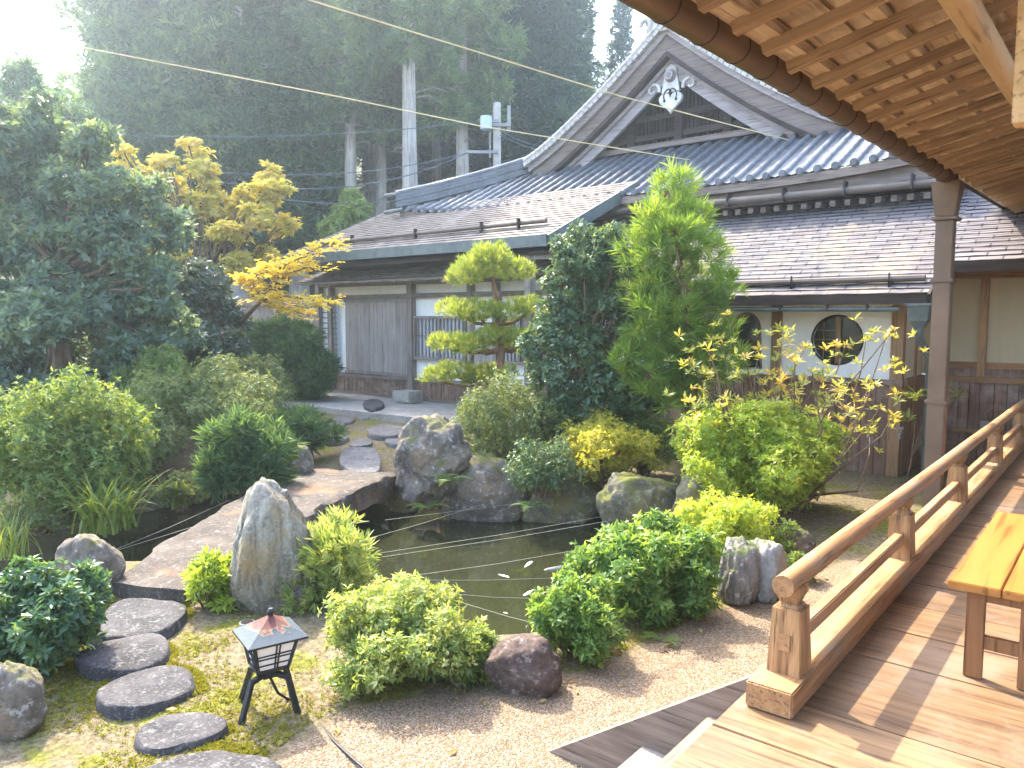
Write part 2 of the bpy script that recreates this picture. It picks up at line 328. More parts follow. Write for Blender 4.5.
def gz(x, y):
    x = np.asarray(x, float); y = np.asarray(y, float)
    z = .10 * sst(7.2, 9.6, y) * sst(-8, -6, x) + .17 * sst(-7.6, -9.5, x) * sst(6.2, 8.5, y) + .35 * sst(-10.1, -12.5, x) * sst(9.5, 7, y)
    q = -.63 * x + .777 * y
    z = z + np.maximum(0, q - 27) * .33 + .05 * wob(x, y) * sst(-2.2, -3.6, x)
    return z - sst(-.12, .28, poly_sd(POND, x, y)) * (1.05 + z)
GRAV = np.array([(-3.25, 2.2), (-3.35, 2.65), (-3.05, 3.05), (-2.75, 3.3), (-2.5, 4.05), (-2.4, 5.0), (-2.1, 6.1), (-2.0, 7.0), (-1.4, 8.5), (4, 8.5), (4, -3), (-2.6, -3), (-2.9, 1.2)])
def axis(a, b, step, lo, hi):
    m = list(np.arange(a, b + 1e-6, step)); s = step; x = a
    L = []
    while x > lo: s *= 1.35; x -= s; L.append(x)
    R = []; s = step; x = m[-1]
    while x < hi: s *= 1.35; x += s; R.append(x)
    return np.array(L[::-1] + m + R)
gx = axis(-15, -.6, .055, -130, 70); gy = axis(-.5, 11.5, .055, -60, 130)
GX, GY = np.meshgrid(gx, gy, indexing='ij'); GZ = gz(GX, GY)
_n, _m = GX.shape; _i = np.arange(_n * _m).reshape(_n, _m)
moss = 1 - sst(-.12, .12, poly_sd(GRAV, GX, GY) + .06 * wob(GX * 3, GY * 3))
mud = np.maximum(sst(-.05, .2, poly_sd(POND, GX, GY)), sst(26, 30, -.63 * GX + .777 * GY))
shade = sst(6.2, 7.2, GY) * sst(-4.2, -3, GX)
def groundmat():
    n = NT('gravel_and_moss_ground'); at = lambda a: n.n('Attribute', attribute_name=a).outputs['Fac']
    v = n.n('TexVoronoi', {'Vector': n.coord(), 'Scale': 105}); h = n.n('SeparateColor', {0: v.outputs['Color']}).outputs[0]
    gc = n.ramp(h, [(0, (.15, .095, .055)), (.3, (.22, .152, .092)), (.6, (.28, .205, .135)), (.85, (.36, .29, .215)), (1, (.15, .115, .09))])
    gc = n.mix(gc, (.10, .07, .045), n.ramp(v.outputs['Distance'], [(.45, (0, 0, 0)), (.75, (.75, .75, .75))]))
    a = n.noise(n.coord(), 1.9, 6, .65); b = n.noise(n.coord(), 26, 6, .75)
    mc = n.ramp(b, [(.3, (.045, .042, .016)), (.46, (.105, .105, .02)), (.6, (.18, .18, .03)), (.75, (.25, .235, .06))])
    soil = n.ramp(b, [(.35, (.085, .06, .036)), (.52, (.165, .13, .08)), (.68, (.28, .235, .16))])
    mc = n.mix(mc, soil, n.ramp(a, [(.40, (0, 0, 0)), (.50, (.95, .95, .95))]))
    ms = n.math('ADD', at('moss'), n.math('MULTIPLY', n.math('SUBTRACT', b, .5), .8))
    c = n.mix(gc, mc, n.ramp(ms, [(.38, (0, 0, 0)), (.6, (1, 1, 1))]))
    c = n.mix(c, n.ramp(b, [(.35, (.03, .034, .012)), (.65, (.075, .072, .025))]), at('mud'))
    n.bump(n.math('ADD', n.math('MULTIPLY', v.outputs['Distance'], -.8), n.math('MULTIPLY', b, .8)), .8, .014)
    return n.fin(c, .92, .15)
M['ground'] = groundmat()
g = np_mesh('ground', np.stack([GX, GY, GZ], -1).reshape(-1, 3), np.stack([_i[:-1, :-1], _i[1:, :-1], _i[1:, 1:], _i[:-1, 1:]], -1).reshape(-1, 4), M['ground'], None, {'moss': moss.ravel(), 'mud': mud.ravel()}, True)
tag(g, kind='structure')
def watermat():
    n = NT('murky_pond_water'); tt = n.n('BsdfTransparent', {0: (.20, .23, .13, 1)}); df = n.n('BsdfDiffuse', {0: (.024, .026, .012, 1)}); t = n.n('MixShader', {0: .82, 1: tt.outputs[0], 2: df.outputs[0]}); gl = n.n('BsdfGlossy', {0: (1, 1, 1, 1), 1: .04})
    bp = n.n('Bump', {'Height': n.noise(n.coord((1, 1, 1)), 3.2, 3, .5, .5), 'Strength': .10, 'Distance': .03})
    n.set(gl.inputs['Normal'], bp); fr = n.n('Fresnel', {0: 1.45}); n.set(fr.inputs['Normal'], bp)
    m = n.n('MixShader', {0: fr.outputs[0], 1: t.outputs[0], 2: gl.outputs[0]}); n.t.links.new(m.outputs[0], n.out.inputs[0]); return n.m
M['water'] = watermat()
ctr = POND.mean(0); _wd = 1 if np.sum(POND[:, 0] * np.roll(POND[:, 1], -1) - np.roll(POND[:, 0], -1) * POND[:, 1]) > 0 else -1; tag(MB().add([(*(p + (p - ctr) / np.hypot(*(p - ctr)) * .5), WATER) for p in POND], [tuple(range(len(POND)))[::_wd]]).build('pond_water', M['water'], fix=False), kind='structure')

# ------------------------------------------------------------------ main hall with tiled gable roof
XC, HW, YE, ZE = -7.68, 5.85, 12.5, 4.42
def H(s): return .51 * s if s < 2.4 else 1.224 + .32 * (s - 2.4) + (3.52 - 1.224 - .32 * 3.45) * ((s - 2.4) / 3.45) ** 1.45
def lift(x, y=None): return .26 * (min(1, abs(x - XC) / HW)) ** 4
hall = empty('temple_hall', (XC, 18, 0), 'large temple hall with a grey tiled roof and a carved pale gable', 'temple hall')
mb = MB(); YG = 15.1
per = .27; nper = int(2 * HW / per)
xs = []
for k in range(nper + 1):
    xc = XC - HW + .08 + k * per
    for u in (-.135, -.10, -.06, -.05, -.03, 0, .03, .05, .06, .10): xs.append((xc + u, math.sqrt(max(0, 1 - (u / .06) ** 2)) * .075 if abs(u) <= .06 else -.012 if abs(u) < .12 else -.022))
xs = [q for q in sorted(xs) if XC - HW + .01 < q[0] < XC + HW - .01]
P = []
for x, b in xs:
    dx = min(x - (XC - HW), XC + HW - x); ym = min(YG - YE, dx); row = []
    for j in range(25):
        s = ym * j / 24
        st = .016 * (1 - ((s / .25) % 1.0))     # each course laps the one below
        row.append((x, YE + s, ZE + H(s) + lift(x) * (1 - s / 3) + b + st))
    P.append(row)
mb.grid(P); mb.build('roof', M['tile'], hall, True)
mb = MB()                                       # side slopes with rolls
for sgn in (-1, 1):
    ys = []
    for k in range(52):
        for u in (-.135, -.075, -.045, 0, .045, .075): ys.append((14.5 + k * per + u, math.sqrt(max(0, 1 - (u / .075) ** 2)) * .085 if abs(u) <= .075 else 0))
    P = []
    for y, b in ys: P.append([(XC + sgn * (HW - s), y, ZE + H(s) + b + .06) for s in [HW * j / 16 for j in range(int(16 * max(0, 2.25) / HW), 17)]])
    mb.grid(P)
    P = [[(XC + sgn * (HW - s), y, ZE + H(s) + .04) for s in (0, .8, 1.6, 2.4)] for y in (15, 18, 22, 27)]; mb.grid(P)
mb.build('side_roof', M['tile'], hall, True)
mb = MB()                                       # round eave tile ends
for k in range(nper + 1):
    x = XC - HW + .08 + k * per; z = ZE + lift(x) + .02
    mb.tube([(x, YE - .05, z), (x, YE + .03, z + .01)], .064, 14); mb.tube([(x, YE - .065, z), (x, YE - .045, z)], [.045, .05], 10)
build_each(mb, 'eave_tile', M['tile'], hall, 2, smooth=True)
# gable boards following the roof curve
def gcurve(sgn, s0=2.15, n=30, off=0., y=14.5):
    return [(XC + sgn * (HW - s), y, ZE + H(s) + .08 + off) for s in [s0 + (HW - s0) * j / n for j in range(n + 1)]]
def gboard(o0, o1, y0, y1, s0, name, mat, parent=hall):
    mb = MB()
    for sgn in (-1, 1):
        a = gcurve(sgn, s0, 30, o0, y0); b = gcurve(sgn, s0, 30, o1, y0)
        a2 = [(x, y1, z) for x, y, z in a]; b2 = [(x, y1, z) for x, y, z in b]
        mb.grid([a, b]); mb.grid([a2, b2]); mb.grid([a, a2]); mb.grid([b, b2]); mb.add([a[0], b[0], b2[0], a2[0]], [(0, 1, 2, 3)])
    return mb.build(name, mat, parent, True)
gboard(-.02, -.17, 14.38, 14.5, 2.35, 'verge_board', M['gablelight'])
gboard(-.17, -.50, 14.46, 14.55, 2.4, 'gable_board', M['gable'])
gboard(-.50, -.60, 14.40, 14.60, 2.5, 'gable_moulding', M['darkwood'])
gboard(-.60, -.69, 14.58, 14.66, 2.62, 'gable_moulding', M['gablelight'])
gboard(-.69, -.92, 14.66, 14.74, 2.75, 'gable_board', M['gablelight'])
mb = MB()                                       # row of verge tiles along the gable
for sgn in (-1, 1):
    c = gcurve(sgn, 2.3, 30, .0, 14.4)
    for i in range(len(c) - 1):
        a, b = Vector(c[i]), Vector(c[i + 1]); m_ = a.lerp(b, .06); e = a.lerp(b, .94)
        mb.bar(m_ + Vector((0, .02, .0)), e + Vector((0, .02, .0)), .34, .085); mb.tube([m_ + Vector((0, -.1, .09)), e + Vector((0, -.1, .09))], [.075, .066], 8)
mb.build('verge_tile', M['tilepale'], hall, True)
mb = MB()
c1 = gcurve(-1, 2.3, 24, -.70, YG); c2 = gcurve(1, 2.3, 24, -.70, YG)
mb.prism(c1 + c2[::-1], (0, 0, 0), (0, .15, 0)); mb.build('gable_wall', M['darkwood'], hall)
mb = MB()
for k in range(60):
    x = XC - 2.7 + k * .09; mb.box(x, x + .03, YG - .06, YG - .003, ZE + 1.3, ZE + H(HW - abs(x - XC)) - .75)
for z in (5.95, 6.35): mb.box(XC - 2.3 + (z - 5.95) * 1.2, XC + 2.3 - (z - 5.95) * 1.2, YG - .14, YG - .07, z, z + .12)
for x in (-1.1, .02, 1.1): mb.box(XC + x - .09, XC + x + .09, YG - .19, YG - .144, 5.72, 6.5)
mb.build('gable_lattice', M['darkwood'], hall)
mb = MB(); mb.box(XC - 3.6, XC + 3.6, YG - .22, YG - .06, ZE + H(2.5) + .06, ZE + H(2.5) + .17); mb.build('gable_sill', M['gable'], hall)
# hanging gable ornament
AP = ZE + H(HW) - .98
mb = MB(); hx = []
for i in range(40):                             # inverted heart
    t = 2 * math.pi * i / 40; hx.append((XC + .017 * 16 * math.sin(t) ** 3 * .95, 14.6, AP - .38 + .0145 * (13 * math.cos(t) - 5 * math.cos(2 * t) - 2 * math.cos(3 * t) - math.cos(4 * t))))
mb.prism(hx, (0, 0, 0), (0, .07, 0))
mb.prism([(XC - .1, 14.6, AP + .35), (XC + .1, 14.6, AP + .35), (XC + .2, 14.6, AP - .2), (XC - .2, 14.6, AP - .2)], (0, .012, 0), (0, .07, 0))
for sgn in (-1, 1):
    sp = [(XC + sgn * (.42 + r_ * .8 * math.cos(a)), 14.63, AP - .10 + r_ * .8 * math.sin(a)) for a, r_ in [(3.5 - .42 * k, .20 - .011 * k) for k in range(16)]]
    mb.tube(sp, [.036 - .0012 * k for k in range(16)], 7)
M['pendant'] = plain('pale_carved_wood', (.55, .53, .52), .8, .25, 6, .2); pend = mb.build('gable_pendant', M['pendant'], hall, True)
mb = MB()
for sgn in (-1, 1):
    mb.tube([(XC + sgn * .13, 14.592, AP - .36), (XC + sgn * .13, 14.603, AP - .36)], .028, 12)
    mb.tube([(XC + sgn * r_ * math.sin(a), 14.594, AP - .25 + r_ * math.cos(a)) for a, r_ in [(.3 + .3 * k, .12 + .006 * k) for k in range(8)]], .014, 6)
mb.tube([(XC, 14.594, AP - .14), (XC, 14.594, AP - .3)], [.03, .012], 8)
mb.build('carved_hole', M['darkwood'], pend)
mb = MB(); mb.tube([(XC, 14.5, AP + .12), (XC, 14.6, AP + .12)], [.09, .13], 16); mb.tube([(XC, 14.45, AP + .12), (XC, 14.5, AP + .12)], [.03, .055], 10); mb.build('boss', M['gablelight'], pend, True)
# ridges
def ridge(pts, w, h, name='ridge'):
    mb = MB()
    for a, b in zip(pts[:-1], pts[1:]):
        a, b = Vector(a), Vector(b)
        for k in range(4): mb.bar(a + Vector((0, 0, h * (k + .5) / 4)), b + Vector((0, 0, h * (k + .5) / 4)), w - .03 * (k % 2), h / 4 * .9)
    mb.tube([Vector(p) + Vector((0, 0, h + .03)) for p in pts], w * .33, 10); return mb.build(name, M['tile'], hall)
for sgn in (-1, 1):
    ridge([(XC + sgn * (HW - s), YE + s, ZE + H(s) + .26 * (1 - s / 2.6) ** 2 + .03) for s in [-.05 + 2.6 * j / 8 for j in range(9)]], .26, .30, 'hip_ridge')
    ridge([(XC + sgn * (HW - s), 14.75, ZE + H(s) + .12) for s in [2.2 + (HW - 2.2) * j / 10 for j in range(11)]], .24, .12, 'descending_ridge')
ridge([(XC, y, ZE + H(HW) + .05) for y in (14.35, 20, 27)], .34, .5, 'main_ridge')
mb = MB(); x, y = XC - HW, YE
mb.tube([(x - .42, y - .05, ZE + .60), (x + .1, y + .1, ZE + .62)], .055, 10); mb.tube([(x - .35, y - .12, ZE + .20), (x + .25, y - .1, ZE + .22)], .05, 10)
mb.tube([(x - .42, y - .05, ZE + .60), (x - .62, y - .1, ZE + .5), (x - .7, y - .12, ZE + .3), (x - .68, y - .12, ZE + .1)], .014, 6)
mb.build('ridge_end', M['verdigris'], hall, True)
mb = MB(); ap = (XC, 14.3, ZE + H(HW) + .25)     # gable-end ridge tile
mb.prism([(XC - .4, 14.28, ap[2] - .3), (XC + .4, 14.28, ap[2] - .3), (XC + .33, 14.28, ap[2] + .15), (XC + .16, 14.28, ap[2] + .42), (XC - .16, 14.28, ap[2] + .42), (XC - .33, 14.28, ap[2] + .15)], (0, 0, 0), (0, .1, 0))
for sgn in (-1, 1): mb.tube([(XC + sgn * (.42 + .12 * math.cos(a)), 14.3, ap[2] - .12 + .12 * math.sin(a)) for a in [k * .5 for k in range(10)]], .05, 7)
mb.build('ridge_end_tile', M['tilepale'], hall, True)
# eave underside
mb = MB(); EX = [XC - HW + .05 + (2 * HW - .1) * k / 40 for k in range(41)]
mb.grid([[(x, y, ZE + lift(x) + dz) for x in EX] for y, dz in ((YE + .1, -.03), (YE - .02, -.03), (YE - .02, -.16), (YE + .1, -.16), (YE + .1, -.40), (YE + .24, -.40))]); mb.build('eave_board', M['greyX'], hall)
mb = MB()
for k in range(50): x = XC - 5.4 + k * .22; mb.box(x, x + .085, YE + .10, YE + 1.5, ZE - .52, ZE - .43)
build_each(mb, 'eave_rafter', M['greyX'], hall, 1)
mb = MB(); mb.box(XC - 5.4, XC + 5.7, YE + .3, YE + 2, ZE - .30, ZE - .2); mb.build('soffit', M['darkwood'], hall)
mb = MB(); mb.tube([(XC - 5.6, YE - .05, ZE - .27), (XC + 5.35, YE - .05, ZE - .33)], .062, 12); mb.build('gutter', M['gutterbrown'], hall, True)
mb = MB()
for k in range(12): x = XC - 5.2 + k * .93; mb.box(x, x + .025, YE - .15, YE + .05, ZE - .40, ZE - .18)
build_each(mb, 'gutter_bracket', M['copperdark'], hall, 1)
mb = MB(); mb.box(XC - 5, XC + 5.2, 13.6, 26, -.2, ZE - .2); mb.build('wall', M['darkwood'], hall)

# ------------------------------------------------------------------ shingled roofs (stepped courses)
def shingle_roof(name, xa, xb, ya, yb, z0, slope, mat, parent, xa2=None, xb2=None, rowh=.125, th=.10):
    n = int(math.hypot(yb - ya, slope * (yb - ya)) / rowh); xa2 = xa if xa2 is None else xa2; xb2 = xb if xb2 is None else xb2
    rng = random.Random(5); P = []; UV = []; L = math.hypot(1, slope); nx = 60
    mb = MB(); rows = []
    for i in range(n + 1):
        f = i / n; y = ya + (yb - ya) * f; z = z0 + slope * (y - ya); A = xa + (xa2 - xa) * f; B = xb + (xb2 - xb) * f
        wv = [.003 * math.sin(j * 1.3 + i * 2.1) + .002 * rng.uniform(-1, 1) for j in range(nx + 1)]
        lo = [(A + (B - A) * j / nx, y - .004, z + .007 + wv[j]) for j in range(nx + 1)]
        hi = [(A + (B - A) * j / nx, y, z - .004) for j in range(nx + 1)]
        if i > 0: rows.append(hi)                 # top of the course below
        if i < n: rows.append(lo)
    mb.grid(rows); o = mb.build(name, mat, parent)
    uv_planar(o, lambda c: (c[:, 0] + 40, (c[:, 1] - ya) * L + (c[:, 2] * 0)))
    mb = MB(); e = .02                             # underside and edges
    a = [(xa, ya, z0), (xb, ya, z0), (xb2, yb, z0 + slope * (yb - ya)), (xa2, yb, z0 + slope * (yb - ya))]
    mb.prism([(p[0], p[1], p[2] - .012) for p in a], (0, 0, th), (0, 0, 0)); mb.build('roof_deck', M['greyX'], parent)
    return o

# ------------------------------------------------------------------ left wing
YW = 12.0
wing = empty('wooden_wing', (-12, YW, 0), 'low weathered wooden wing with a brown shingle roof and sliding wooden doors', 'building')
shingle_roof('roof', -15.75, -7.95, 10.8, 12.95, 3.60, .53, M['brownslate'], wing, -14.55, -7.45, .12, .12)
mb = MB(); mb.box(-15.72, -7.96, 10.74, 10.80, 3.40, 3.60); mb.bar((-7.93, 10.8, 3.50), (-7.43, 12.95, 4.64), .05, .2); mb.bar((-15.77, 10.8, 3.5), (-14.57, 12.95, 4.64), .05, .2)
mb.build('fascia', M['verdigris'], wing)
mb = MB(); mb.tube([AD(300, 243, 1) * 0 + np.array([-15.2, 11.12, 3.86]), (-8.3, 11.2, 3.90)], .045, 8); mb.build('snow_bar', M['gutterbrown'], wing, True)
mb = MB()
for x in (-13.6, -11.6, -9.8, -8.9): mb.box(x, x + .03, 11.1, 11.18, 3.75, 3.98)
build_each(mb, 'snow_bar_bracket', M['copperdark'], wing)
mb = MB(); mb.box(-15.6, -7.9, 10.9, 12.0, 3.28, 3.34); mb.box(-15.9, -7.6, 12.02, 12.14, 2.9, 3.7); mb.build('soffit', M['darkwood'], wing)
shingle_roof('lower_roof', -15.9, -7.7, 11.25, 12.0, 3.0, .38, M['brownslate'], wing, None, None, .12, .05)
mb = MB()
for k in range(27): x = -15.7 + k * .3; mb.bar((x, 11.3, 2.95), (x, 12.0, 3.2), .05, .06)
build_each(mb, 'lower_rafter', M['greyX'], wing, 1)
mb = MB(); mb.box(-16.1, -7.0, 12.05, 12.25, .3, 3.05); mb.build('wall', M['plaster'], wing)
mb = MB()                                         # posts and beams
def wx(px, y=YW): return float(AY(px, 340, y)[0])
for px, w in ((321, .13), (333.5, .08), (412.5, .15), (472, .10), (497, .10), (548, .12)): x = wx(px); mb.box(x - w / 2, x + w / 2, 11.90, 12.06, .3, 2.98)
build_each(mb, 'post', M['grey'], wing, 1)
mb = MB()
for z0, z1, y0 in ((2.60, 2.70, 11.93), (.74, .82, 11.94), (2.9, 2.99, 11.92), (.30, .38, 11.91)): mb.box(-16.0, -7.0, y0, 12.04, z0, z1)
build_each(mb, 'beam', M['greyX'], wing, 1)
mb = MB(); mb.box(-16.0, -7.0, 11.97, 12.045, .38, .74)
for k in range(60): x = -15.9 + k * .15; mb.box(x, x + .012, 11.962, 11.969, .38, .74)
mb.build('base_board', M['brown'], wing)
x0, x1 = wx(347), wx(411); mb = MB(); n = 5
for k in range(n): a = x0 + (x1 - x0) * k / n; mb.box(a + .006, a + (x1 - x0) / n - .006, 11.955, 12.0, .83, 2.59)
dr = mb.build('door', M['door'], wing)
mb = MB(); mb.box(x0 - .02, x1, 11.93, 11.952, .83, .90); mb.box(x0 - .02, x1, 11.93, 11.952, 2.52, 2.59); mb.build('door_rail', M['grey'], dr)
x0, x1 = wx(323), wx(338); mb = MB(); mb.box(x0, x1, 11.98, 12.02, .95, 2.55); sh = mb.build('shutter', M['shoji'], wing)
mb = MB()
for k in range(13): z = .97 + k * .13; mb.box(x0, x1, 11.955, 11.978, z, z + .03)
for x in (x0, (x0 + x1) / 2 - .03, x1 - .05): mb.box(x, x + .05, 11.94, 11.954, .95, 2.55)
mb.build('shutter_slat', M['grey'], sh)
def lattice(px0, px1, z0, z1, n):
    x0, x1 = wx(px0), wx(px1); mb = MB(); mb.box(x0, x1, 11.99, 12.03, z0, z1); w = mb.build('window', M['shoji'], wing)
    mb = MB()
    for k in range(n): x = x0 + (x1 - x0) * (k + .5) / n; mb.box(x - .014, x + .014, 11.945, 11.975, z0, z1)
    mb.box(x0, x1, 11.93, 11.944, (z0 * .45 + z1 * .55), (z0 * .45 + z1 * .55) + .02); mb.build('lattice', M['grey'], w)
    mb = MB(); mb.box(x0 - .06, x1 + .06, 11.91, 11.985, z0 - .07, z0); mb.box(x0 - .06, x1 + .06, 11.91, 11.985, z1, z1 + .06)
    for x in (x0 - .06, (x0 + x1) / 2 - .02, x1 + .02): mb.box(x, x + .04, 11.915, 11.984, z0, z1)
    mb.build('window_frame', M['grey'], w)
lattice(418, 466, 1.30, 2.14, 13); lattice(503, 541, 1.30, 2.14, 10)
mb = MB(); x0, x1 = wx(475), wx(494)
for k in range(3): a = x0 + (x1 - x0) * k / 3; mb.box(a + .005, a + (x1 - x0) / 3 - .005, 11.96, 12.0, .82, 1.75)
mb.build('panel', M['door'], wing)
mb = MB(); mb.box(-8.6, -8.46, 10.95, 11.1, .2, 3.3); mb.box(-8.75, -8.0, 10.97, 11.08, 3.2, 3.3); mb.build('eave_post', M['grey'], wing)

# plank wall and bamboo screen at the far left of the wing
o = empty('plank_fence', (-19, 14, 0), 'grey vertical plank fence behind the bamboo screen, under hanging maple leaves', 'fence')
mb = MB(); rg = random.Random(2)
for k in range(34): x = -22.5 + k * .2; mb.box(x, x + .19, 13.0 + rg.uniform(0, .01), 13.05, .1, 2.75 + rg.uniform(-.02, .02))
build_each(mb, 'plank', M['grey'], o, 1); mb = MB(); mb.box(-22.6, -15.7, 12.9, 12.99, 2.5, 2.62); mb.box(-22.6, -15.7, 12.9, 12.99, .9, 1.0); build_each(mb, 'rail', M['greyX'], o)
for k in range(3): mb = MB(); x = -21.5 + k * 2.4; mb.box(x, x + .12, 12.78, 12.89, 0, 2.85); build_each(mb, 'post', M['grey'], o, 1)
o = empty('bamboo_screen', (-16.6, 12, .2), 'brown bamboo pole screen beside the corner post of the wooden wing', 'screen')
mb = MB()
for k in range(24): x = -17.5 + k * .062; mb.tube([(x, 11.95 + rg.uniform(-.01, .01), .15), (x + rg.uniform(-.01, .01), 11.95, 1.68 + rg.uniform(-.03, .05))], .027, 7)
build_each(mb, 'bamboo_pole', M['bamboo'], o, 1, smooth=True)
mb = MB()
for z in (.5, 1.0, 1.5): mb.tube([(-17.5, 11.91, z), (-16.05, 11.91, z)], .02, 7)
build_each(mb, 'cross_rail', M['bamboo'], o, 1, smooth=True)

# stone platform in front of the wing and the step stones on it
def slab(poly, z0, z1, mat, name, parent=None, seed=0, rough=.02, rnd=.05, sub=9, dome=0.):
    """thick irregular stone slab over a plan outline"""
    P = np.array(poly, float)
    for _ in range(2): P = np.stack([P * .75 + np.roll(P, -1, 0) * .25, P * .25 + np.roll(P, -1, 0) * .75], 1).reshape(-1, 2)
    c = P.mean(0); m = len(P); rings = []
    prof = [(1.0, z0), (1.015, z0 + (z1 - z0) * .4), (1.0, z1 - rnd * .75), (.975, z1 - rnd * .22), (.94, z1 - .002)] + [(.94 * (1 - k / sub), z1 + dome * (1 - (1 - k / sub) ** 2)) for k in range(1, sub)]
    for s, z in prof:
        ring = []
        for p in P:
            q = c + (p - c) * s; e = noise.noise(Vector((q[0] * 2.6 + seed, q[1] * 2.6, z * 3))); e2 = noise.noise(Vector((q[0] * 9 + seed, q[1] * 9, z * 9)))
            d = (q - c) / max(1e-4, np.hypot(*(q - c)))
            ring.append((q[0] + d[0] * e * rough * 2 * (s > .9), q[1] + d[1] * e * rough * 2 * (s > .9), z + (e * rough + e2 * rough * .4) * (z > z0 + .01)))
        rings.append(ring)
    mb = MB(); mb.grid([r + [r[0]] for r in rings]); n = len(rings[-1]); mb.add(rings[-1], [tuple(range(n))])
    return mb.build(name, mat, parent, True)
def pxslab(pts, z, h, mat, name, grow=1.0, **kw):
    m_ = np.mean(pts, 0); pts = [tuple(m_ + (np.array(q) - m_) * grow) for q in pts]
    return slab([tuple(AZ(x, y, z)[:2]) for x, y in pts], z - h, z, mat, name, **kw)
tag(slab([(-16.4, 9.95), (-13.5, 9.9), (-11, 10.0), (-8.2, 10.0), (-8.2, 12.2), (-16.4, 12.2)], -.1, .32, M['terrace'], 'stone_platform', None, 4, .012, .03), 'long low grey stone platform under the eaves of the wooden wing', 'stone platform')
b = MB(); b.box(-12.55, -11.98, 11.3, 11.72, .32, .58); tag(b.build('step_stone', M['terrace'], None, False, .03), 'squared grey step block on the platform below the wooden door', 'step stone')
tag(pxslab([(363, 401), (372, 398), (384, 401), (384, 406), (372, 408), (364, 406)], .40, .1, M['granite'], 'step_stone', seed=5), 'low dark flat stone beside the squared step block on the platform', 'step stone')

# ------------------------------------------------------------------ annex with the round window, corridor behind
annex = empty('garden_annex', (-3.5, 11, 0), 'white plastered annex with a round window and grey slate roof', 'building')
RS, RY, RZ = .55, 10.2, 2.47
shingle_roof('roof', -7.6, -1.94, RY, 13.3, RZ, RS, M['slate'], annex, None, None, .13, .10)
shingle_roof('corridor_roof', -1.939, 3.0, 10.93, 13.3, RZ + RS * (10.93 - RY), RS, M['slate'], annex, None, None, .13, .09)
mb = MB(); mb.box(-7.6, -1.95, RY - .05, RY - .004, RZ - .13, RZ - .005); mb.box(-1.93, 3, 10.88, 10.925, RZ + .27, RZ + .395); mb.bar((-1.925, RY - .03, RZ - .07), (-1.925, 10.86, RZ + .30), .03, .13)
mb.build('fascia', M['darkwood'], annex)
mb = MB(); mb.tube([(-7.5, RY + .22, RZ + .17), (-2.02, RY + .22, RZ + .19)], .042, 8); mb.build('snow_bar', M['gutterbrown'], annex, True)
mb = MB()
for x in (-6.5, -5.4, -3.62, -2.42): mb.box(x, x + .03, RY + .14, RY + .30, RZ + .06, RZ + .16); mb.box(x, x + .02, RY + .14, RY + .16, RZ + .06, RZ + .26)
build_each(mb, 'snow_bar_bracket', M['copperdark'], annex, 2)
YA, XA = 10.9, -2.33
mb = MB(); R0 = .335; cxw, czw = float(AY(837, 340, YA)[0]), float(AY(837, 340, YA)[2])   # plaster front with a round hole
K = 48; ring = [(cxw + R0 * math.cos(2 * math.pi * k / K), czw + R0 * math.sin(2 * math.pi * k / K)) for k in range(K)]
def onbox(a, x0, x1, z0, z1):
    dx, dz = math.cos(a), math.sin(a); t = min(((x1 - cxw) / dx) if dx > 1e-6 else ((x0 - cxw) / dx) if dx < -1e-6 else 1e9, ((z1 - czw) / dz) if dz > 1e-6 else ((z0 - czw) / dz) if dz < -1e-6 else 1e9); return (cxw + dx * t, czw + dz * t)
X0, X1, Z0, Z1 = cxw - .74, XA, 1.30, 2.56
out = []
angs = [2 * math.pi * k / K for k in range(K)] + [math.atan2(z - czw, x - cxw) % (2 * math.pi) for x in (X0, X1) for z in (Z0, Z1)]
angs.sort()
inn = [(cxw + R0 * math.cos(a), YA, czw + R0 * math.sin(a)) for a in angs]; o_ = [(*[onbox(a, X0, X1, Z0, Z1)[0]], YA, onbox(a, X0, X1, Z0, Z1)[1]) for a in angs]
n = len(angs); mb.add(inn + o_, [(i, (i + 1) % n, n + (i + 1) % n, n + i) for i in range(n)]); mb.add(inn + [(x, YA + .12, z) for x, y, z in inn], [(i, (i + 1) % n, n + (i + 1) % n, n + i) for i in range(n)])
mb.box(-7.5, X0, YA, YA + .12, 1.30, 2.56); mb.box(-7.5, XA - .01, YA + .2, 13.6, -.1, 2.6)
mb.build('wall', M['plaster'], annex)
mb = MB(); mb.tube([(cxw, YA + .09, czw), (cxw, YA + .1, czw)], R0 - .002, 48); rw = mb.build('round_window', M['glass'], annex)
mb = MB(); mb.tube([(cxw + (R0 - .004) * math.cos(a), YA - .004, czw + (R0 - .004) * math.sin(a)) for a in [2 * math.pi * k / 48 for k in range(49)]], .014, 6, False); mb.build('window_rim', M['darkwood'], rw, True)
mb = MB(); mb.box(cxw - .03, cxw + .03, YA + .04, YA + .07, czw - .33, czw + .33); mb.build('window_bar', M['warm'], rw)
mb = MB(); mb.box(cxw - .20, cxw - .19, YA + .06, YA + .075, czw - .26, czw + .26)
for z in (-.13, 0, .13): mb.box(cxw - .31, cxw - .03, YA + .06, YA + .074, czw + z - .005, czw + z + .005)
mb.build('muntin', M['warm'], rw)
arch = []; ax0 = float(AY(747, 330, YA)[0])        # bell-shaped window at the left, half behind the pine
for i in range(13): t = math.pi * i / 12; arch.append((ax0 + .20 * math.cos(t), YA - .004, 2.0 + .24 * math.sin(t)))
arch += [(ax0 - .23, YA - .004, 1.45), (ax0 + .23, YA - .004, 1.45)]
mb = MB(); mb.prism(arch, (0, 0, 0), (0, .02, 0)); aw = mb.build('arched_window', M['glass'], annex)
mb = MB(); mb.tube([(x, YA - .01, z) for x, y, z in arch + [arch[0]]], .016, 6); mb.build('window_frame', M['brown'], aw, True)
mb = MB()
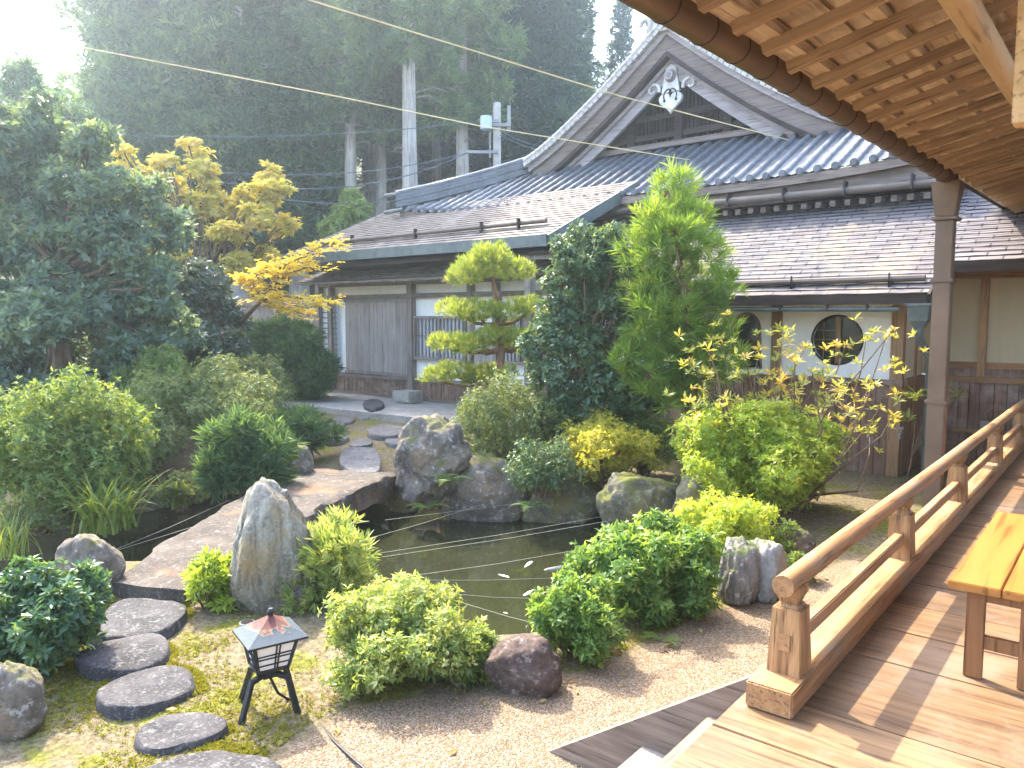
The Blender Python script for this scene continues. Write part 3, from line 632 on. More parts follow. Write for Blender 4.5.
for x in (XA - .075, -3.98, -5.5, -7.0): mb.box(x - .075, x + .075, YA - .03, YA + .11, -.1, 2.55)
mb.box(XA - .02, XA + .012, 11.55, 11.67, 0, 2.75)
build_each(mb, 'post', M['warm'], annex, 1)
mb = MB(); rg = random.Random(8)
x = -7.45
while x < XA - .16:
    w = rg.uniform(.13, .2); mb.box(x + .004, min(x + w, XA - .155) - .004, YA - .012, YA + .11, .06, 1.29); x += w
mb.build('wainscot', M['brown'], annex)
mb = MB(); mb.box(-7.5, XA + .02, YA - .06, YA + .05, 1.30, 1.37); mb.box(-7.5, XA, YA - .045, YA + .05, .0, .09); mb.build('ledge', M['brown'], annex)
mb = MB(); mb.box(-7.5, XA, YA - .02, YA + .06, 2.40, 2.50); mb.build('head_beam', M['warmX'], annex)
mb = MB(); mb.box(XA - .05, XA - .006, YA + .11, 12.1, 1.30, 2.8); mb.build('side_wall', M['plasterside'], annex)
mb = MB()
for k in range(7): y = YA + .12 + k * .165; mb.box(XA - .04, XA + .008, y, y + .155, .0, 1.30)
mb.box(XA - .02, XA + .05, YA + .02, 12, 1.305, 1.38); mb.build('side_wainscot', M['warm'], annex)
# corridor wall beyond
YC = 12.0
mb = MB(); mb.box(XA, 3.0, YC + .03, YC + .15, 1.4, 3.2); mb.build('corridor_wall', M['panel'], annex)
mb = MB(); x = XA + .01
while x < 3: w = rg.uniform(.12, .17); mb.box(x + .004, x + w - .004, YC - .005, YC + .1, .0, 1.30); x += w
mb.build('corridor_wainscot', M['brown'], annex)
mb = MB(); mb.box(XA + .06, 3, YC - .04, YC + .05, 2.70, 2.80); mb.box(XA + .06, 3, YC - .06, YC + .05, 1.31, 1.38); mb.box(XA + .06, 3, YC - .02, YC + .05, 1.50, 1.58); build_each(mb, 'corridor_beam', M['warmX'], annex, 1)
mb = MB(); mb.box(XA + .06, 3, YC - .01, YC + .03, 1.381, 1.499); mb.build('corridor_sill', M['brown'], annex)
mb = MB(); mb.box(XA + .06, 3, YC - .03, YC + .04, 2.801, 2.93); mb.build('corridor_frieze', M['plasterside'], annex)
for px in (985, 1070): x = float(AY(px, 300, YC)[0]); mb = MB(); mb.box(x - .045, x + .045, YC - .05, YC + .06, 1.39, 2.695); mb.build('corridor_post', M['warm'], annex)
mb = MB(); p = AY(985, 426, YC); mb.box(p[0] - .05, p[0] + .05, YC - .06, YC - .006, p[2] - .08, p[2] + .07); mb.build('meter_box', M['poledark'], annex, False, .006)
mb = MB(); p = AY(968, 430, YC); mb.box(-1.9, -1.25, YC - .05, YC - .006, p[2] - .03, p[2] + .02); mb.build('wall_rail', M['warmX'], annex)
# annex gutter, hopper and downpipe
mb = MB(); mb.tube([(-7.5, RY - .0, RZ - .16), (-2.25, RY - .0, RZ - .19)], .03, 8); mb.build('gutter', M['verdigris'], annex, True)
mb = MB()
for x in (-3.7, -3.1, -2.62): mb.box(x, x + .02, RY - .05, RY + .02, RZ - .2, RZ - .12)
build_each(mb, 'gutter_bracket', M['copperdark'], annex, 1)
h = AY(920, 310, RY + .02); mb = MB()
def frustum(mb, c, z0, z1, a0, a1):
    v = [(c[0] + sx * a0, c[1] + sy * a0, z0) for sx, sy in ((-1, -1), (1, -1), (1, 1), (-1, 1))] + [(c[0] + sx * a1, c[1] + sy * a1, z1) for sx, sy in ((-1, -1), (1, -1), (1, 1), (-1, 1))]
    return mb.add(v, [(3, 2, 1, 0), (4, 5, 6, 7), (0, 1, 5, 4), (1, 2, 6, 5), (2, 3, 7, 6), (3, 0, 4, 7)])
z = h[2]; frustum(mb, h, z - .13, z + .05, .10, .12); frustum(mb, h, z - .22, z - .13, .05, .09); mb.box(h[0] - .14, h[0] + .14, h[1] - .14, h[1] + .14, z + .05, z + .08)
mb.build('gutter_hopper', M['verdigris'], annex)
mb = MB(); e = AY(931, 358, RY + .25); mb.tube([(h[0], h[1], z - .21), (h[0], h[1], z - .34), (e[0], e[1], e[2] - .02), (e[0], e[1], 1.0), (e[0], e[1], -.1)], .052, 10)
for zz in (1.25, .55): mb.tube([(e[0], e[1], zz), (e[0], e[1], zz + .06)], .06, 10)
mb.build('downpipe', M['verdigris'], annex, True)
# tap at the corner post
p = AY(901, 436, YA - .05); o = empty('garden_tap', p, 'small metal water tap at the corner of the white annex', 'tap')
mb = MB(); mb.tube([p + np.array([0, .04, .05]), p + np.array([0, -.04, .05]), p + np.array([0, -.08, .03]), p + np.array([0, -.085, -.03])], .017, 8); mb.build('spout', M['poledark'], o, True)
mb = MB(); mb.tube([p + np.array([0, -.03, .06]), p + np.array([0, -.03, .1])], .01, 6); mb.box(p[0] - .035, p[0] + .035, p[1] - .04, p[1] - .02, p[2] + .1, p[2] + .115); mb.build('handle', M['poledark'], o)

# ------------------------------------------------------------------ veranda we stand on
ver = empty('temple_veranda', (0, 5, 0), 'wide wooden plank veranda beside the gravel, carrying the low railing', 'veranda')
DZ = .70; XE = -1.14
mb = MB(); rg = random.Random(11); y = -2.0
edges = [-2, -1.6, -1.2, -.8, -.4, 0, .4, .8, 1.2, 1.62, 2.05, 2.42, 2.56]
ys = [2.575 + (-.41) * k for k in range(12, 0, -1)] + [2.575, 2.93, 3.54, 3.93, 4.33, 4.72, 5.15, 5.5, 5.93, 6.3, 6.7, 7.1, 7.5, 7.9, 8.3, 8.75, 9.2, 9.6, 10.0, 10.4, 10.8, 11.3, 11.9]
for a, b in zip(ys[:-1], ys[1:]): mb.box(XE, 4.2, a + .0035, b - .0035, DZ - .05, DZ - rg.uniform(0, .003))
mb.build('deck', M['deck'], ver, False, .003)
mb = MB(); mb.box(XE + .03, XE + .15, -2, 12, DZ - .26, DZ - .055)
for k in range(8): mb.box(XE + .05, XE + .17, -1 + k * 1.8, -.86 + k * 1.8, -.1, DZ - .26)
mb.box(4.2, 4.35, -3, 12, -.1, 3.6)
mb.build('deck_frame', M['brown'], ver)
# stairs down to the garden (only the far end is seen)
st = empty('veranda_stairs', (-1.5, 2, 0), 'wooden stairs with a pale stringer going down from the veranda to the gravel', 'stairs')
mb = MB(); mb.box(-1.345, XE - .012, -.6, 3.0, .44, .485); mb.build('tread', M['stair'], st, False, .005)
mb = MB(); mb.box(-1.66, -1.37, -.6, 3.0, .19, .235); mb.build('tread', M['greystair'], st, False, .005)
for yy in (3.005, -.65):
    mb = MB(); mb.prism([(XE - .01, yy, .72), (XE - .01, yy, .42), (-2.0, yy, -.1), (-2.2, yy, -.1), (-2.2, yy, .0)], (0, 0, 0), (0, .05, 0)); mb.build('stringer', M['stringer'], st)
# railing
rl = empty('veranda_railing', (-1.0, 2.8, DZ), 'low wooden railing with a round handrail along the edge of the veranda', 'railing')
mb = MB(); mb.box(-1.095, -.915, 2.775, 11.9, DZ + .004, DZ + .105); mb.build('base_beam', M['rail'], rl, False, .006)
PY = [2.98, 4.83, 6.62, 8.6, 10.6]; XR = -1.0
for i, y in enumerate(PY):
    mb = MB(); a0, a1, zt = .068, .055, DZ + .365
    mb.add([(XR + sx * a0, y + sy * a0, DZ + .10) for sx, sy in ((-1, -1), (1, -1), (1, 1), (-1, 1))] + [(XR + sx * a1, y + sy * a1, zt) for sx, sy in ((-1, -1), (1, -1), (1, 1), (-1, 1))], [(3, 2, 1, 0), (4, 5, 6, 7), (0, 1, 5, 4), (1, 2, 6, 5), (2, 3, 7, 6), (3, 0, 4, 7)])
    frustum(mb, (XR, y), zt, zt + .018, .048, .036)
    po = mb.build('post', M['railpost'], rl, False, .004)
    mb = MB(); frustum(mb, (XR, y), zt + .018, zt + .05, .034, .046); frustum(mb, (XR, y), zt + .05, zt + .09, .05, .05); mb.build('post_cap', M['railpost'], po, False, .003)
    mb = MB(); mb.box(XR - .022, XR + .022, y - a0 - .0015, y - .05, DZ + .20, DZ + .265); mb.build('tenon', M['rail'], po)
mb = MB(); mb.tube([(XR, y, DZ + .468 + .0012 * math.sin(y * 2)) for y in np.arange(2.88, 12, .3)], .043, 16); mb.build('handrail', M['rail'], rl, True)
mb = MB(); mb.box(XR - .025, XR + .025, 3.0, 11.9, DZ + .19, DZ + .255); mb.build('middle_rail', M['rail'], rl, False, .005)
# bench
bn = empty('bench', (-.36, 4.3, DZ), 'honey coloured plank bench with brown legs standing on the veranda', 'bench')
for k in range(2): mb = MB(); mb.box(-.552 + k * .193, -.365 + k * .193, 3.55, 5.0, 1.075, 1.11); mb.build('seat_plank', M['bench'], bn, False, .004)
for y in (3.6, 4.86):
    for x in (-.455, -.265): mb = MB(); mb.box(x - .034, x + .034, y, y + .034, DZ + .001, 1.074); mb.build('leg', M['benchleg'], bn, False, .002)
    mb = MB(); mb.box(-.42, -.3, y + .005, y + .03, .83, .885); mb.build('stretcher', M['benchleg'], bn)
    mb = MB(); mb.box(-.42, -.3, y + .004, y + .03, 1.03, 1.073); mb.build('apron', M['benchleg'], bn)

# ------------------------------------------------------------------ veranda roof
vr = empty('veranda_roof', (0, 5, 3.3), 'wooden eaves with bare rafters and a copper gutter above the veranda', 'roof')
SL = .235; rz = lambda x, y: 3.342 + .024 * (y - 3) + SL * (x + 1.35)
rg = random.Random(4)
for k in range(32):
    y = 1.72 + k * .335; mb = MB(); x0 = -1.335 + rg.uniform(-.015, .015); yy = rg.uniform(-.012, .012)
    mb.bar((x0, y + yy, rz(x0, y)), (2.6, y - yy, rz(2.6, y)), .05, .048); mb.build('rafter', M['rafter'], vr)
for k in range(11):
    x = -1.28 + k * .34; mb = MB(); mb.bar((x, 1, rz(x, 1) + .05), (x, 12.6, rz(x, 12.6) + .05), .06, .05); mb.build('batten', M['batten'], vr)
mb = MB()
for k in range(11):
    a = -1.46 + k * .34; mb.add([(a, 1, rz(a, 1) + .10), (a, 12.6, rz(a, 12.6) + .10), (a + .37, 12.6, rz(a + .37, 12.6) + .08), (a + .37, 1, rz(a + .37, 1) + .08)], [(0, 1, 2, 3)])
    mb.add([(a, 1, rz(a, 1) + .112), (a, 12.6, rz(a, 12.6) + .112), (a + .37, 12.6, rz(a + .37, 12.6) + .094), (a + .37, 1, rz(a + .37, 1) + .094)], [(0, 1, 2, 3)])
mb.build('roof_board', M['roofboard'], vr)
mb = MB(); a, b = -1.52, 2.7; mb.prism([(a, 1, rz(a, 1) + .115), (a, 12.7, rz(a, 12.7) + .115), (b, 12.7, rz(b, 12.7) + .115), (b, 1, rz(b, 1) + .115)], (0, 0, 0), (0, 0, .05)); mb.build('roof_covering', M['slate'], vr)
gx_ = -1.478; gzf = lambda y: 3.388 + .0225 * (y - 2.6); mb = MB()
mb.tube([(gx_, y, gzf(y)) for y in (1.0, 3, 5, 7, 8.55)], .068, 18); gt = mb.build('gutter', M['copper'], vr, True)
for k in range(21):
    y = 1.75 + k * .335; mb = MB(); mb.tube([(gx_ + .0685 * math.cos(a), y, gzf(y) + .0685 * math.sin(a)) for a in [2 * math.pi * j / 20 for j in range(21)]], .0035, 5, False); mb.tube([(gx_ + .05, y, gzf(y) + .05), (gx_ + .16, y, gzf(y) + .065)], .005, 5)
    if y < 8.5: mb.build('gutter_strap', M['copperdark'], gt, True)
yd = 8.42; mb = MB(); zt = gzf(yd)
frustum(mb, (gx_, yd), zt - .38, zt - .05, .085, .125); mb.box(gx_ - .115, gx_ + .115, yd - .115, yd + .115, zt - .41, zt - .38)
mb.box(gx_ - .077, gx_ + .077, yd - .077, yd + .077, 0, zt - .41)
for z in (2.52, 1.35): mb.box(gx_ - .1, gx_ + .1, yd - .1, yd + .1, z, z + .035)
mb.build('downpipe', M['copper'], vr, False, .008)
mb = MB(); mb.tube([(-.61, 1.5, rz(-.61, 1.5) - .10), (-.61, 12.3, rz(-.61, 12.3) - .10)], .058, 16); mb.build('eave_beam', M['keta'], vr, True)
p = AX(1012, 125, -.42); mb = MB(); mb.box(-.42, -.28, p[1] - .03, p[1] + .08, p[2], 3.55); mb.build('hanging_post', M['keta'], vr, False, .004)

# ------------------------------------------------------------------ rocks
import bmesh
_ico = {}
def ico(sub):
    if sub not in _ico:
        bm = bmesh.new(); bmesh.ops.create_icosphere(bm, subdivisions=sub, radius=1); bm.verts.ensure_lookup_table()
        _ico[sub] = (np.array([v.co[:] for v in bm.verts]), np.array([[v.index for v in f.verts] for f in bm.faces])); bm.free()
    return _ico[sub]
def rock_verts(half, seed, planes=14, ang=.75, rough=.10, stretch=(1, 1, 1), sub=5, freq=1.6, boxy=False):
    V, Fc = ico(sub); rg = np.random.default_rng(seed); N = rg.normal(size=(planes, 3)); N[:6] = np.where(boxy, np.array([(1, 0, 0), (-1, 0, 0), (0, 1, 0), (0, -1, 0), (0, 0, 1), (0, 0, -1.)]) + N[:6] * .16, N[:6]); N /= np.linalg.norm(N, axis=1)[:, None]; Dd = rg.uniform(.72, 1.0, planes)
    q = np.maximum(V @ N.T, 1e-3); r = Dd / q; k = 14.; r = -np.log(np.exp(-k * np.minimum(r, 3)).sum(1) + np.exp(-k * 1.15)) / k
    r = ang * r + (1 - ang) * .92; P = V * r[:, None]; so = Vector((seed * 1.7, seed * .9, seed * .3)); out = []
    for p in P:
        w = Vector((p[0] * stretch[0], p[1] * stretch[1], p[2] * stretch[2])) * freq + so
        e = noise.fractal(w, .9, 2.1, 5) ; e2 = abs(noise.noise(w * 2.2)) 
        out.append(1 + rough * (e - .5 * e2))
    P = P * np.array(out)[:, None]
    return P * np.array(half), Fc
def rock(name, label, cat, px, py, wpx, hpx, mat, seed, z0=0., dep=.8, group=None, tilt=(0, 0, 0), bury=.25, **kw):
    p = AZ(px, py, z0); t = depth(p); hw = wpx * t / F / 2; hz = hpx * t / F / (1.62 - bury); hd = hw * dep
    V, Fc = rock_verts((hw, hd, hz), seed, **kw)
    R = np.array(Matrix.Rotation(tilt[2] + YAW, 3, 'Z') @ Matrix.Rotation(tilt[1], 3, 'Y') @ Matrix.Rotation(tilt[0], 3, 'X'))
    V = V @ R.T
    c = p + _fh * hd * .75; c[2] = z0 + hz * (.72 - bury)
    o = np_mesh(name, V, Fc, mat, None, None, True); o.location = c.tolist(); return tag(o, label, cat, group)
RK = 'garden_rock'
rock('standing_stone', 'tall upright veined stone with a golden side, at the near end of the slab bridge', 'standing stone', 263, 612, 92, 110, M['tall'], 27, .02, .7, None, (0, .04, .3), .12, planes=12, ang=.8, rough=.13, stretch=(2.0, 2.0, .4), freq=1.5)
rock(RK, 'rounded grey lichen-covered rock at the left of the slab bridge end', 'rock', 76, 603, 66, 58, M['rock'], 5, .0, .8, None, (0, 0, .4), .2, ang=.6, rough=.14)
rock(RK, 'grey angular rock cut off by the left edge of the picture', 'rock', 4, 740, 62, 72, M['rock'], 8, .0, .8, None, (0, 0, .2), .25, ang=.85, rough=.12)
rock(RK, 'big craggy leaning boulder at the far end of the slab bridge', 'boulder', 430, 492, 80, 66, M['rock'], 12, .06, .75, None, (0, .35, .2), .15, ang=.8, rough=.22, freq=1.9)
rock(RK, 'wide rounded boulder with white lichen on the far pond edge', 'boulder', 482, 522, 104, 62, M['rock'], 15, -.36, .7, None, (0, 0, -.2), .2, ang=.6, rough=.12)
rock(RK, 'flat mossy rock on the far pond edge under the yellow azalea', 'rock', 567, 524, 88, 42, M['mossrock'], 17, -.36, .6, None, (0, 0, .3), .3, ang=.8, rough=.14)
rock(RK, 'large mossy green rock at the right end of the pond', 'boulder', 648, 548, 92, 72, M['mossrock'], 19, -.36, .7, None, (0, 0, .1), .2, ang=.7, rough=.15)
rock(RK, 'mossy rock behind the large one, below the rhododendron', 'rock', 702, 520, 60, 48, M['mossrock'], 20, .0, .8, None, (0, 0, .1), .3, ang=.7, rough=.15)
rock(RK, 'dark brown dome-shaped rock at the gravel edge in front of the pond', 'rock', 526, 697, 82, 54, M['darkrock'], 23, .0, .8, None, (0, 0, 0), .25, ang=.5, rough=.13)
rock(RK, 'pale rock half hidden between the dark dome rock and the round azalea', 'rock', 487, 668, 34, 30, M['whiterock'], 24, -.05, .8, None, (0, 0, 0), .3, ang=.8, rough=.12)
rock(RK, 'small grey rock behind the pale cleft rock', 'rock', 802, 558, 34, 28, M['rock'], 26, .02, .8, None, (0, 0, .3), .25, ang=.6, rough=.14)
rock(RK, 'squarish grey rock standing at the far left corner of the slab bridge', 'rock', 293, 482, 42, 34, M['rock'], 28, .1, .8, None, (0, 0, .1), .2, ang=.85, rough=.12)
rock(RK, 'small mossy rock in the water below the far end of the bridge', 'rock', 402, 520, 30, 42, M['mossrock'], 30, WATER - .1, .9, None, (0, 0, 0), .2, ang=.7, rough=.14)
rock(RK, 'brown layered earth-coloured boulder under the spreading azalea on the left bank', 'boulder', 172, 500, 96, 74, M['earth'], 33, -.25, .6, None, (0, 0, 0), .15, ang=.8, rough=.14, stretch=(.7, .7, 2.2))
rock(RK, 'pale rock under the feathery shrub right of the standing stone', 'rock', 338, 590, 40, 38, M['whiterock'], 35, -.25, .8, None, (0, 0, 0), .25, ang=.8, rough=.14)
rock(RK, 'low grey rock on the pond edge left of the big azalea', 'rock', 318, 602, 46, 22, M['rock'], 36, .0, .8, None, (0, 0, 0), .3, ang=.8, rough=.12)
rock(RK, 'small stone lying on the moss beside the topmost stepping stone', 'stone', 98, 605, 18, 9, M['rock'], 38, .02, .9, None, (0, 0, 0), .4, ang=.7, sub=3)
# pale cleft rock: three pillars grown into one stone
p = AZ(757, 608, 0.); t = depth(p); s_ = t / F; Vs, Fs, n0 = [], [], 0
for dx, w, h, dy, sd in ((-14, 42, 70, 0, 41), (17, 44, 66, .05, 42), (0, 34, 60, .14, 43), (-20, 18, 42, -.10, 44)):
    V, Fc = rock_verts((w * s_ / 2 * 1.05, w * s_ / 2 * .9, h * s_ / 1.8), sd, 10, .95, .10, (1.8, 1.8, .5), 5, 2.0, True)
    V = V + _r * dx * s_ + _fh * (.16 + dy) + np.array([0, 0, h * s_ / 1.8 * .78]); Vs.append(V); Fs.append(Fc + n0); n0 += len(V)
o = np_mesh('cleft_rock', np.concatenate(Vs), np.concatenate(Fs), M['whiterock'], None, None, True); o.location = p.tolist(); tag(o, 'pale blocky rock split by a dark cleft, beside the railing', 'rock')

# ------------------------------------------------------------------ stepping stones, path stones, slab bridge
ST = 'stepping_stone'; GS = 'stepping stones leading to the slab bridge'
c2 = lambda L: [(x / 3.37, 540 + y / 3.37) for x, y in L]
SP = [([(300, 290), (400, 205), (500, 196), (590, 200), (622, 235), (560, 295), (440, 318), (335, 318)], 'broad stepping stone at the foot of the slab bridge, topmost of the row'),
      ([(250, 388), (310, 342), (420, 326), (520, 325), (566, 365), (520, 412), (430, 436), (310, 422)], 'oval dark stepping stone just below the broad one at the bridge foot'),
      ([(337, 508), (372, 468), (470, 430), (560, 415), (640, 438), (668, 490), (560, 535), (450, 558), (375, 545)], 'pale-spotted stepping stone in the middle of the row, level with the lantern'),
      ([(446, 655), (482, 612), (560, 582), (640, 571), (735, 598), (744, 636), (640, 682), (540, 706), (475, 695)], 'stepping stone fourth from the bridge, edged by yellow moss below'),
      ([(470, 775), (560, 730), (660, 705), (740, 701), (850, 722), (935, 768), (930, 850), (700, 900), (520, 860)], 'large stepping stone cut off by the bottom of the picture')]
for i, (L, lab) in enumerate(SP):
    tag(pxslab(c2(L), .075, .22, M['granite'], ST, seed=i * 3.1, grow=1.10, rough=.026, rnd=.03, dome=.004), lab, 'stepping stone', GS)
GP = 'flat stones of the garden path beyond the bridge'
c3 = lambda L: [(200 + x / 3.413, 400 + y / 3.413) for x, y in L]
PP = [([(490, 165), (600, 150), (625, 240), (560, 250), (500, 235), (470, 200)], 'dark path slab right behind the far end of the bridge'),
      ([(570, 100), (610, 80), (690, 82), (715, 100), (680, 118), (590, 120)], 'raised dark flat stone in front of the stone platform'),
      ([(420, 78), (470, 70), (500, 80), (480, 94), (425, 94)], 'flat grey path stone at the left end of the path'),
      ([(440, 60), (490, 52), (525, 64), (515, 78), (450, 76)], 'pale path stone nearest the left end of the platform'),
      ([(425, 115), (490, 106), (515, 120), (490, 137), (430, 137)], 'broad flat path stone between the moss patches'),
      ([(500, 150), (540, 130), (590, 135), (590, 150), (530, 160)], 'small flat path stone behind the dark slab'),
      ([(620, 130), (680, 122), (740, 132), (730, 150), (640, 150)], 'path stone touching the foot of the craggy leaning boulder'),
      ([(530, 45), (580, 42), (590, 60), (540, 64)], 'small dark stone at the foot of the platform')]
for i, (L, lab) in enumerate(PP): tag(pxslab(c3(L), .19 + .05 * (i == 1), .14, M['pathstone'], 'path_stone', seed=50 + i * 2.3, rough=.03, rnd=.02, sub=5), lab, 'path stone', GP)
# bridge: one long slab
B = [np.array(q) for q in ((-6.16, 2.56), (-5.50, 2.86), (-7.38, 6.72), (-8.58, 6.12))]
NL, NWd = 70, 12; rows = []
for i in range(NL + 1):
    f = i / NL; L = B[0] * (1 - f) + B[3] * f; R = B[1] * (1 - f) + B[2] * f; row = []
    w1 = .05 * noise.noise(Vector((f * 7, 1, 0))) + .02 * noise.noise(Vector((f * 31, 3, 0))); w2 = .05 * noise.noise(Vector((f * 6, 9, 0))) + .02 * noise.noise(Vector((f * 29, 7, 0)))
    dW = (R - L) / np.hypot(*(R - L)); L = L + dW * w1; R = R + dW * w2
    zt = .12 + .05 * f + .09 * math.sin(math.pi * f); zb = zt - .15 - .13 * sst(0, .5, f)
    sec = [(0, zb)] + [(0, zb + (zt - zb) * k) for k in (.35, .7, .93)] + [(.03, zt)] + [(.03 + .94 * k / NWd, zt) for k in range(1, NWd)] + [(.97, zt)] + [(1, zb + (zt - zb) * k) for k in (.93, .7, .35)] + [(1, zb), (.5, zb - .02)]
    for u, z in sec:
        q = L + (R - L) * u; e = .012 * noise.noise(Vector((q[0] * 5, q[1] * 5, z * 5))) + .006 * noise.noise(Vector((q[0] * 17, q[1] * 17, z * 17)))
        sd = .05 * noise.noise(Vector((q[0] * 4, q[1] * 4, z * 8))) if u in (0, 1) else 0
        row.append((q[0] + dW[0] * sd, q[1] + dW[1] * sd, z + e))
    rows.append(row + [row[0]])
mb = MB(); mb.grid(rows); mb.add(rows[0][:-1], [tuple(range(len(rows[0]) - 1))]); mb.add(rows[-1][:-1], [tuple(range(len(rows[0]) - 1))])
tag(mb.build('stone_bridge', M['bridge'], None, True), 'long slightly arched stone slab bridge crossing the pond, with orange-brown patches', 'bridge')

# ------------------------------------------------------------------ garden lantern with its cable, ground light
p = AZ(268, 708, 0.02); ln = empty('garden_lantern', p, 'small iron garden lantern with a red and grey pyramid roof on three splayed legs', 'lantern')
ang = YAW + rad(34); ca, sa = math.cos(ang), math.sin(ang); tl = rad(3)
def LP(x, y, z): z = z * .93; x = x + z * math.tan(tl); return p + np.array([x * ca - y * sa, x * sa + y * ca, z])
for a in (-2.62, -.95, .55, 2.1):
    mb = MB(); c_, s_ = math.cos(a), math.sin(a)
    pts = [LP(.015 * c_, .015 * s_, .225), LP(.125 * c_, .125 * s_, .215), LP(.20 * c_, .20 * s_, .0)]
    mb.bar(pts[0], pts[1], .03, .026); mb.bar(pts[1] + np.array([0, 0, .012]), pts[2], .03, .026); mb.build('leg', M['black'], ln, False, .003)
def lbox(x0, x1, y0, y1, z0, z1, mb, s0=1, s1=1):
    v = [LP(x * s, y * s, z) for z, s in ((z0, s0), (z1, s1)) for x, y in ((x0, y0), (x1, y0), (x1, y1), (x0, y1))]
    mb.add(v, [(3, 2, 1, 0), (4, 5, 6, 7), (0, 1, 5, 4), (1, 2, 6, 5), (2, 3, 7, 6), (3, 0, 4, 7)])
mb = MB(); lbox(-.04, .04, -.04, .04, .20, .25, mb); lbox(-.07, .07, -.07, .07, .25, .27, mb); mb.build('base', M['black'], ln)
a0, a1, z0, z1 = .082, .118, .265, .452
mb = MB(); lbox(-1, 1, -1, 1, z0, z1, mb, a0 - .004, a1 - .004); mb.build('paper_shade', M['paper'], ln)
mb = MB()
for ex, ey in ((-1, -1), (1, -1), (1, 1), (-1, 1)): mb.bar(LP(ex * a0, ey * a0, z0), LP(ex * a1, ey * a1, z1), .016, .016)
def face(k):                                        # frame on each face: edge rails, two uprights off-centre, two rails
    def q(u, z): a = a0 + (a1 - a0) * (z - z0) / (z1 - z0); x, y = [(u * a, -a), (a, u * a), (-u * a, a), (-a, -u * a)][k]; return LP(x * 1.01, y * 1.01, z)
    for z in (z0 + .006, z1 - .006): mb.bar(q(-1, z), q(1, z), .014, .014)
    for u in (.05, .22): mb.bar(q(u, z0), q(u, z1), .006, .006)
    for z in (z0 + .085, z0 + .105, z0 + .045): mb.bar(q(-1, z), q(1, z), .006, .006)
for k in range(4): face(k)
mb.build('frame', M['black'], ln)
def lampmat():
    n = NT('painted_lantern_roof'); sp = n.n('SeparateXYZ', {0: n.n('TexCoord').outputs['Object']})
    g_ = n.n('Attribute', attribute_name='rim').outputs['Fac']; f = n.math('ADD', g_, n.math('MULTIPLY', n.math('SUBTRACT', n.noise(n.coord(), 17, 4, .6, 1.), .5), .9))
    c = n.ramp(f, [(.30, (.10, .034, .028)), (.52, (.13, .048, .038)), (.60, (.20, .155, .09)), (.66, (.045, .06, .072)), (.85, (.06, .078, .092))]); return n.fin(c, .6, .25, .1)
M['lamproof'] = lampmat()
V = []; rim = []; Fc = []; K = 10; RH = .162
for k in range(4):
    e0 = np.array([(-1, -1), (1, -1), (1, 1), (-1, 1)][k], float); e1 = np.array([(1, -1), (1, 1), (-1, 1), (-1, -1)][k], float); n0 = len(V)
    for i in range(K + 1):
        for j in range(K + 1):
            f = i / K; q = (e0 + (e1 - e0) * j / K) * RH * f; V.append(LP(q[0], q[1], .575 - .115 * f ** .95)); rim.append(f)
    for i in range(K):
        for j in range(K): a = n0 + i * (K + 1) + j; Fc.append((a, a + 1, a + K + 2, a + K + 1))
np_mesh('roof', V, Fc, M['lamproof'], ln, {'rim': rim})
mb = MB(); lbox(-RH, RH, -RH, RH, .448, .4585, mb); mb.build('roof_rim', M['black'], ln)
mb = MB(); mb.tube([LP(0, 0, .565), LP(0, 0, .595), LP(0, 0, .61)], [.014, .02, .012], 10); mb.build('finial', M['black'], ln, True)
mb = MB(); cb = [LP(.0, -.02, .2), LP(.04, -.04, .10)] + [AZ(x, y, .018) for x, y in ((289, 700), (300, 706), (312, 716), (322, 727), (334, 741), (350, 756), (366, 770), (400, 800))]
cs = []
for i in range(len(cb) - 1):
    for k in range(4): cs.append(np.asarray(cb[i]) * (1 - k / 4) + np.asarray(cb[i + 1]) * k / 4)
mb.tube(cs, .008, 7); tag(mb.build('power_cable', M['black'], None, True), 'black cable running from the lantern across the gravel', 'cable')
q = AZ(247, 624, .0); q[2] = float(gz(q[0], q[1])) - .008; o = empty('ground_light', q, 'small round metal light set in the moss beside the standing stone', 'light')
mb = MB(); mb.tube([q + np.array([0, 0, -.03]), q + np.array([0, 0, .02])], .055, 20); mb.build('rim', M['pole'], o); mb = MB(); mb.tube([q + np.array([0, 0, .015]), q + np.array([0, 0, .024])], .042, 20); mb.build('lens', M['gutterbrown'], o)

# ------------------------------------------------------------------ koi and the strings over the pond
def fish(px, py, ang, L, mat, lab, dz=0):
    c = AZ(px, py, WATER + dz); rows = []; prof = [(-.5, .02, .03), (-.42, .12, .10), (-.28, .19, .13), (-.05, .2, .13), (.2, .13, .10), (.38, .06, .06), (.44, .045, .05)]
    d = np.array([math.cos(ang), math.sin(ang), 0]); s = np.array([-d[1], d[0], 0]); up = np.array([0, 0, 1.]); mb = MB()
    for x, w, h in prof: rows.append([c + d * x * L + s * (w * L / 2 * math.cos(a) + .05 * L * math.sin(x * 4)) + up * h * L / 2 * math.sin(a) for a in [2 * math.pi * k / 10 for k in range(11)]])
    mb.grid(rows)
    t_ = c + d * .43 * L; mb.add([t_, t_ + d * .2 * L + up * .03 * L + s * .09 * L, t_ + d * .12 * L, t_ + d * .2 * L - up * .03 * L - s * .07 * L], [(0, 1, 2), (0, 2, 3)])
    for sg in (-1, 1): b = c - d * .22 * L + s * sg * .08 * L; mb.add([b, b + s * sg * .16 * L + d * .1 * L, b + d * .12 * L], [(0, 1, 2)])
    tag(mb.build('koi', mat, None, True), lab, 'fish', 'koi in the pond')
dv = lambda a: a + YAW
fish(528, 565, dv(2.6 + 1.57), 0.240, M['koi'], 'pale koi swimming uppermost in the pond, right of the pair', -.006)
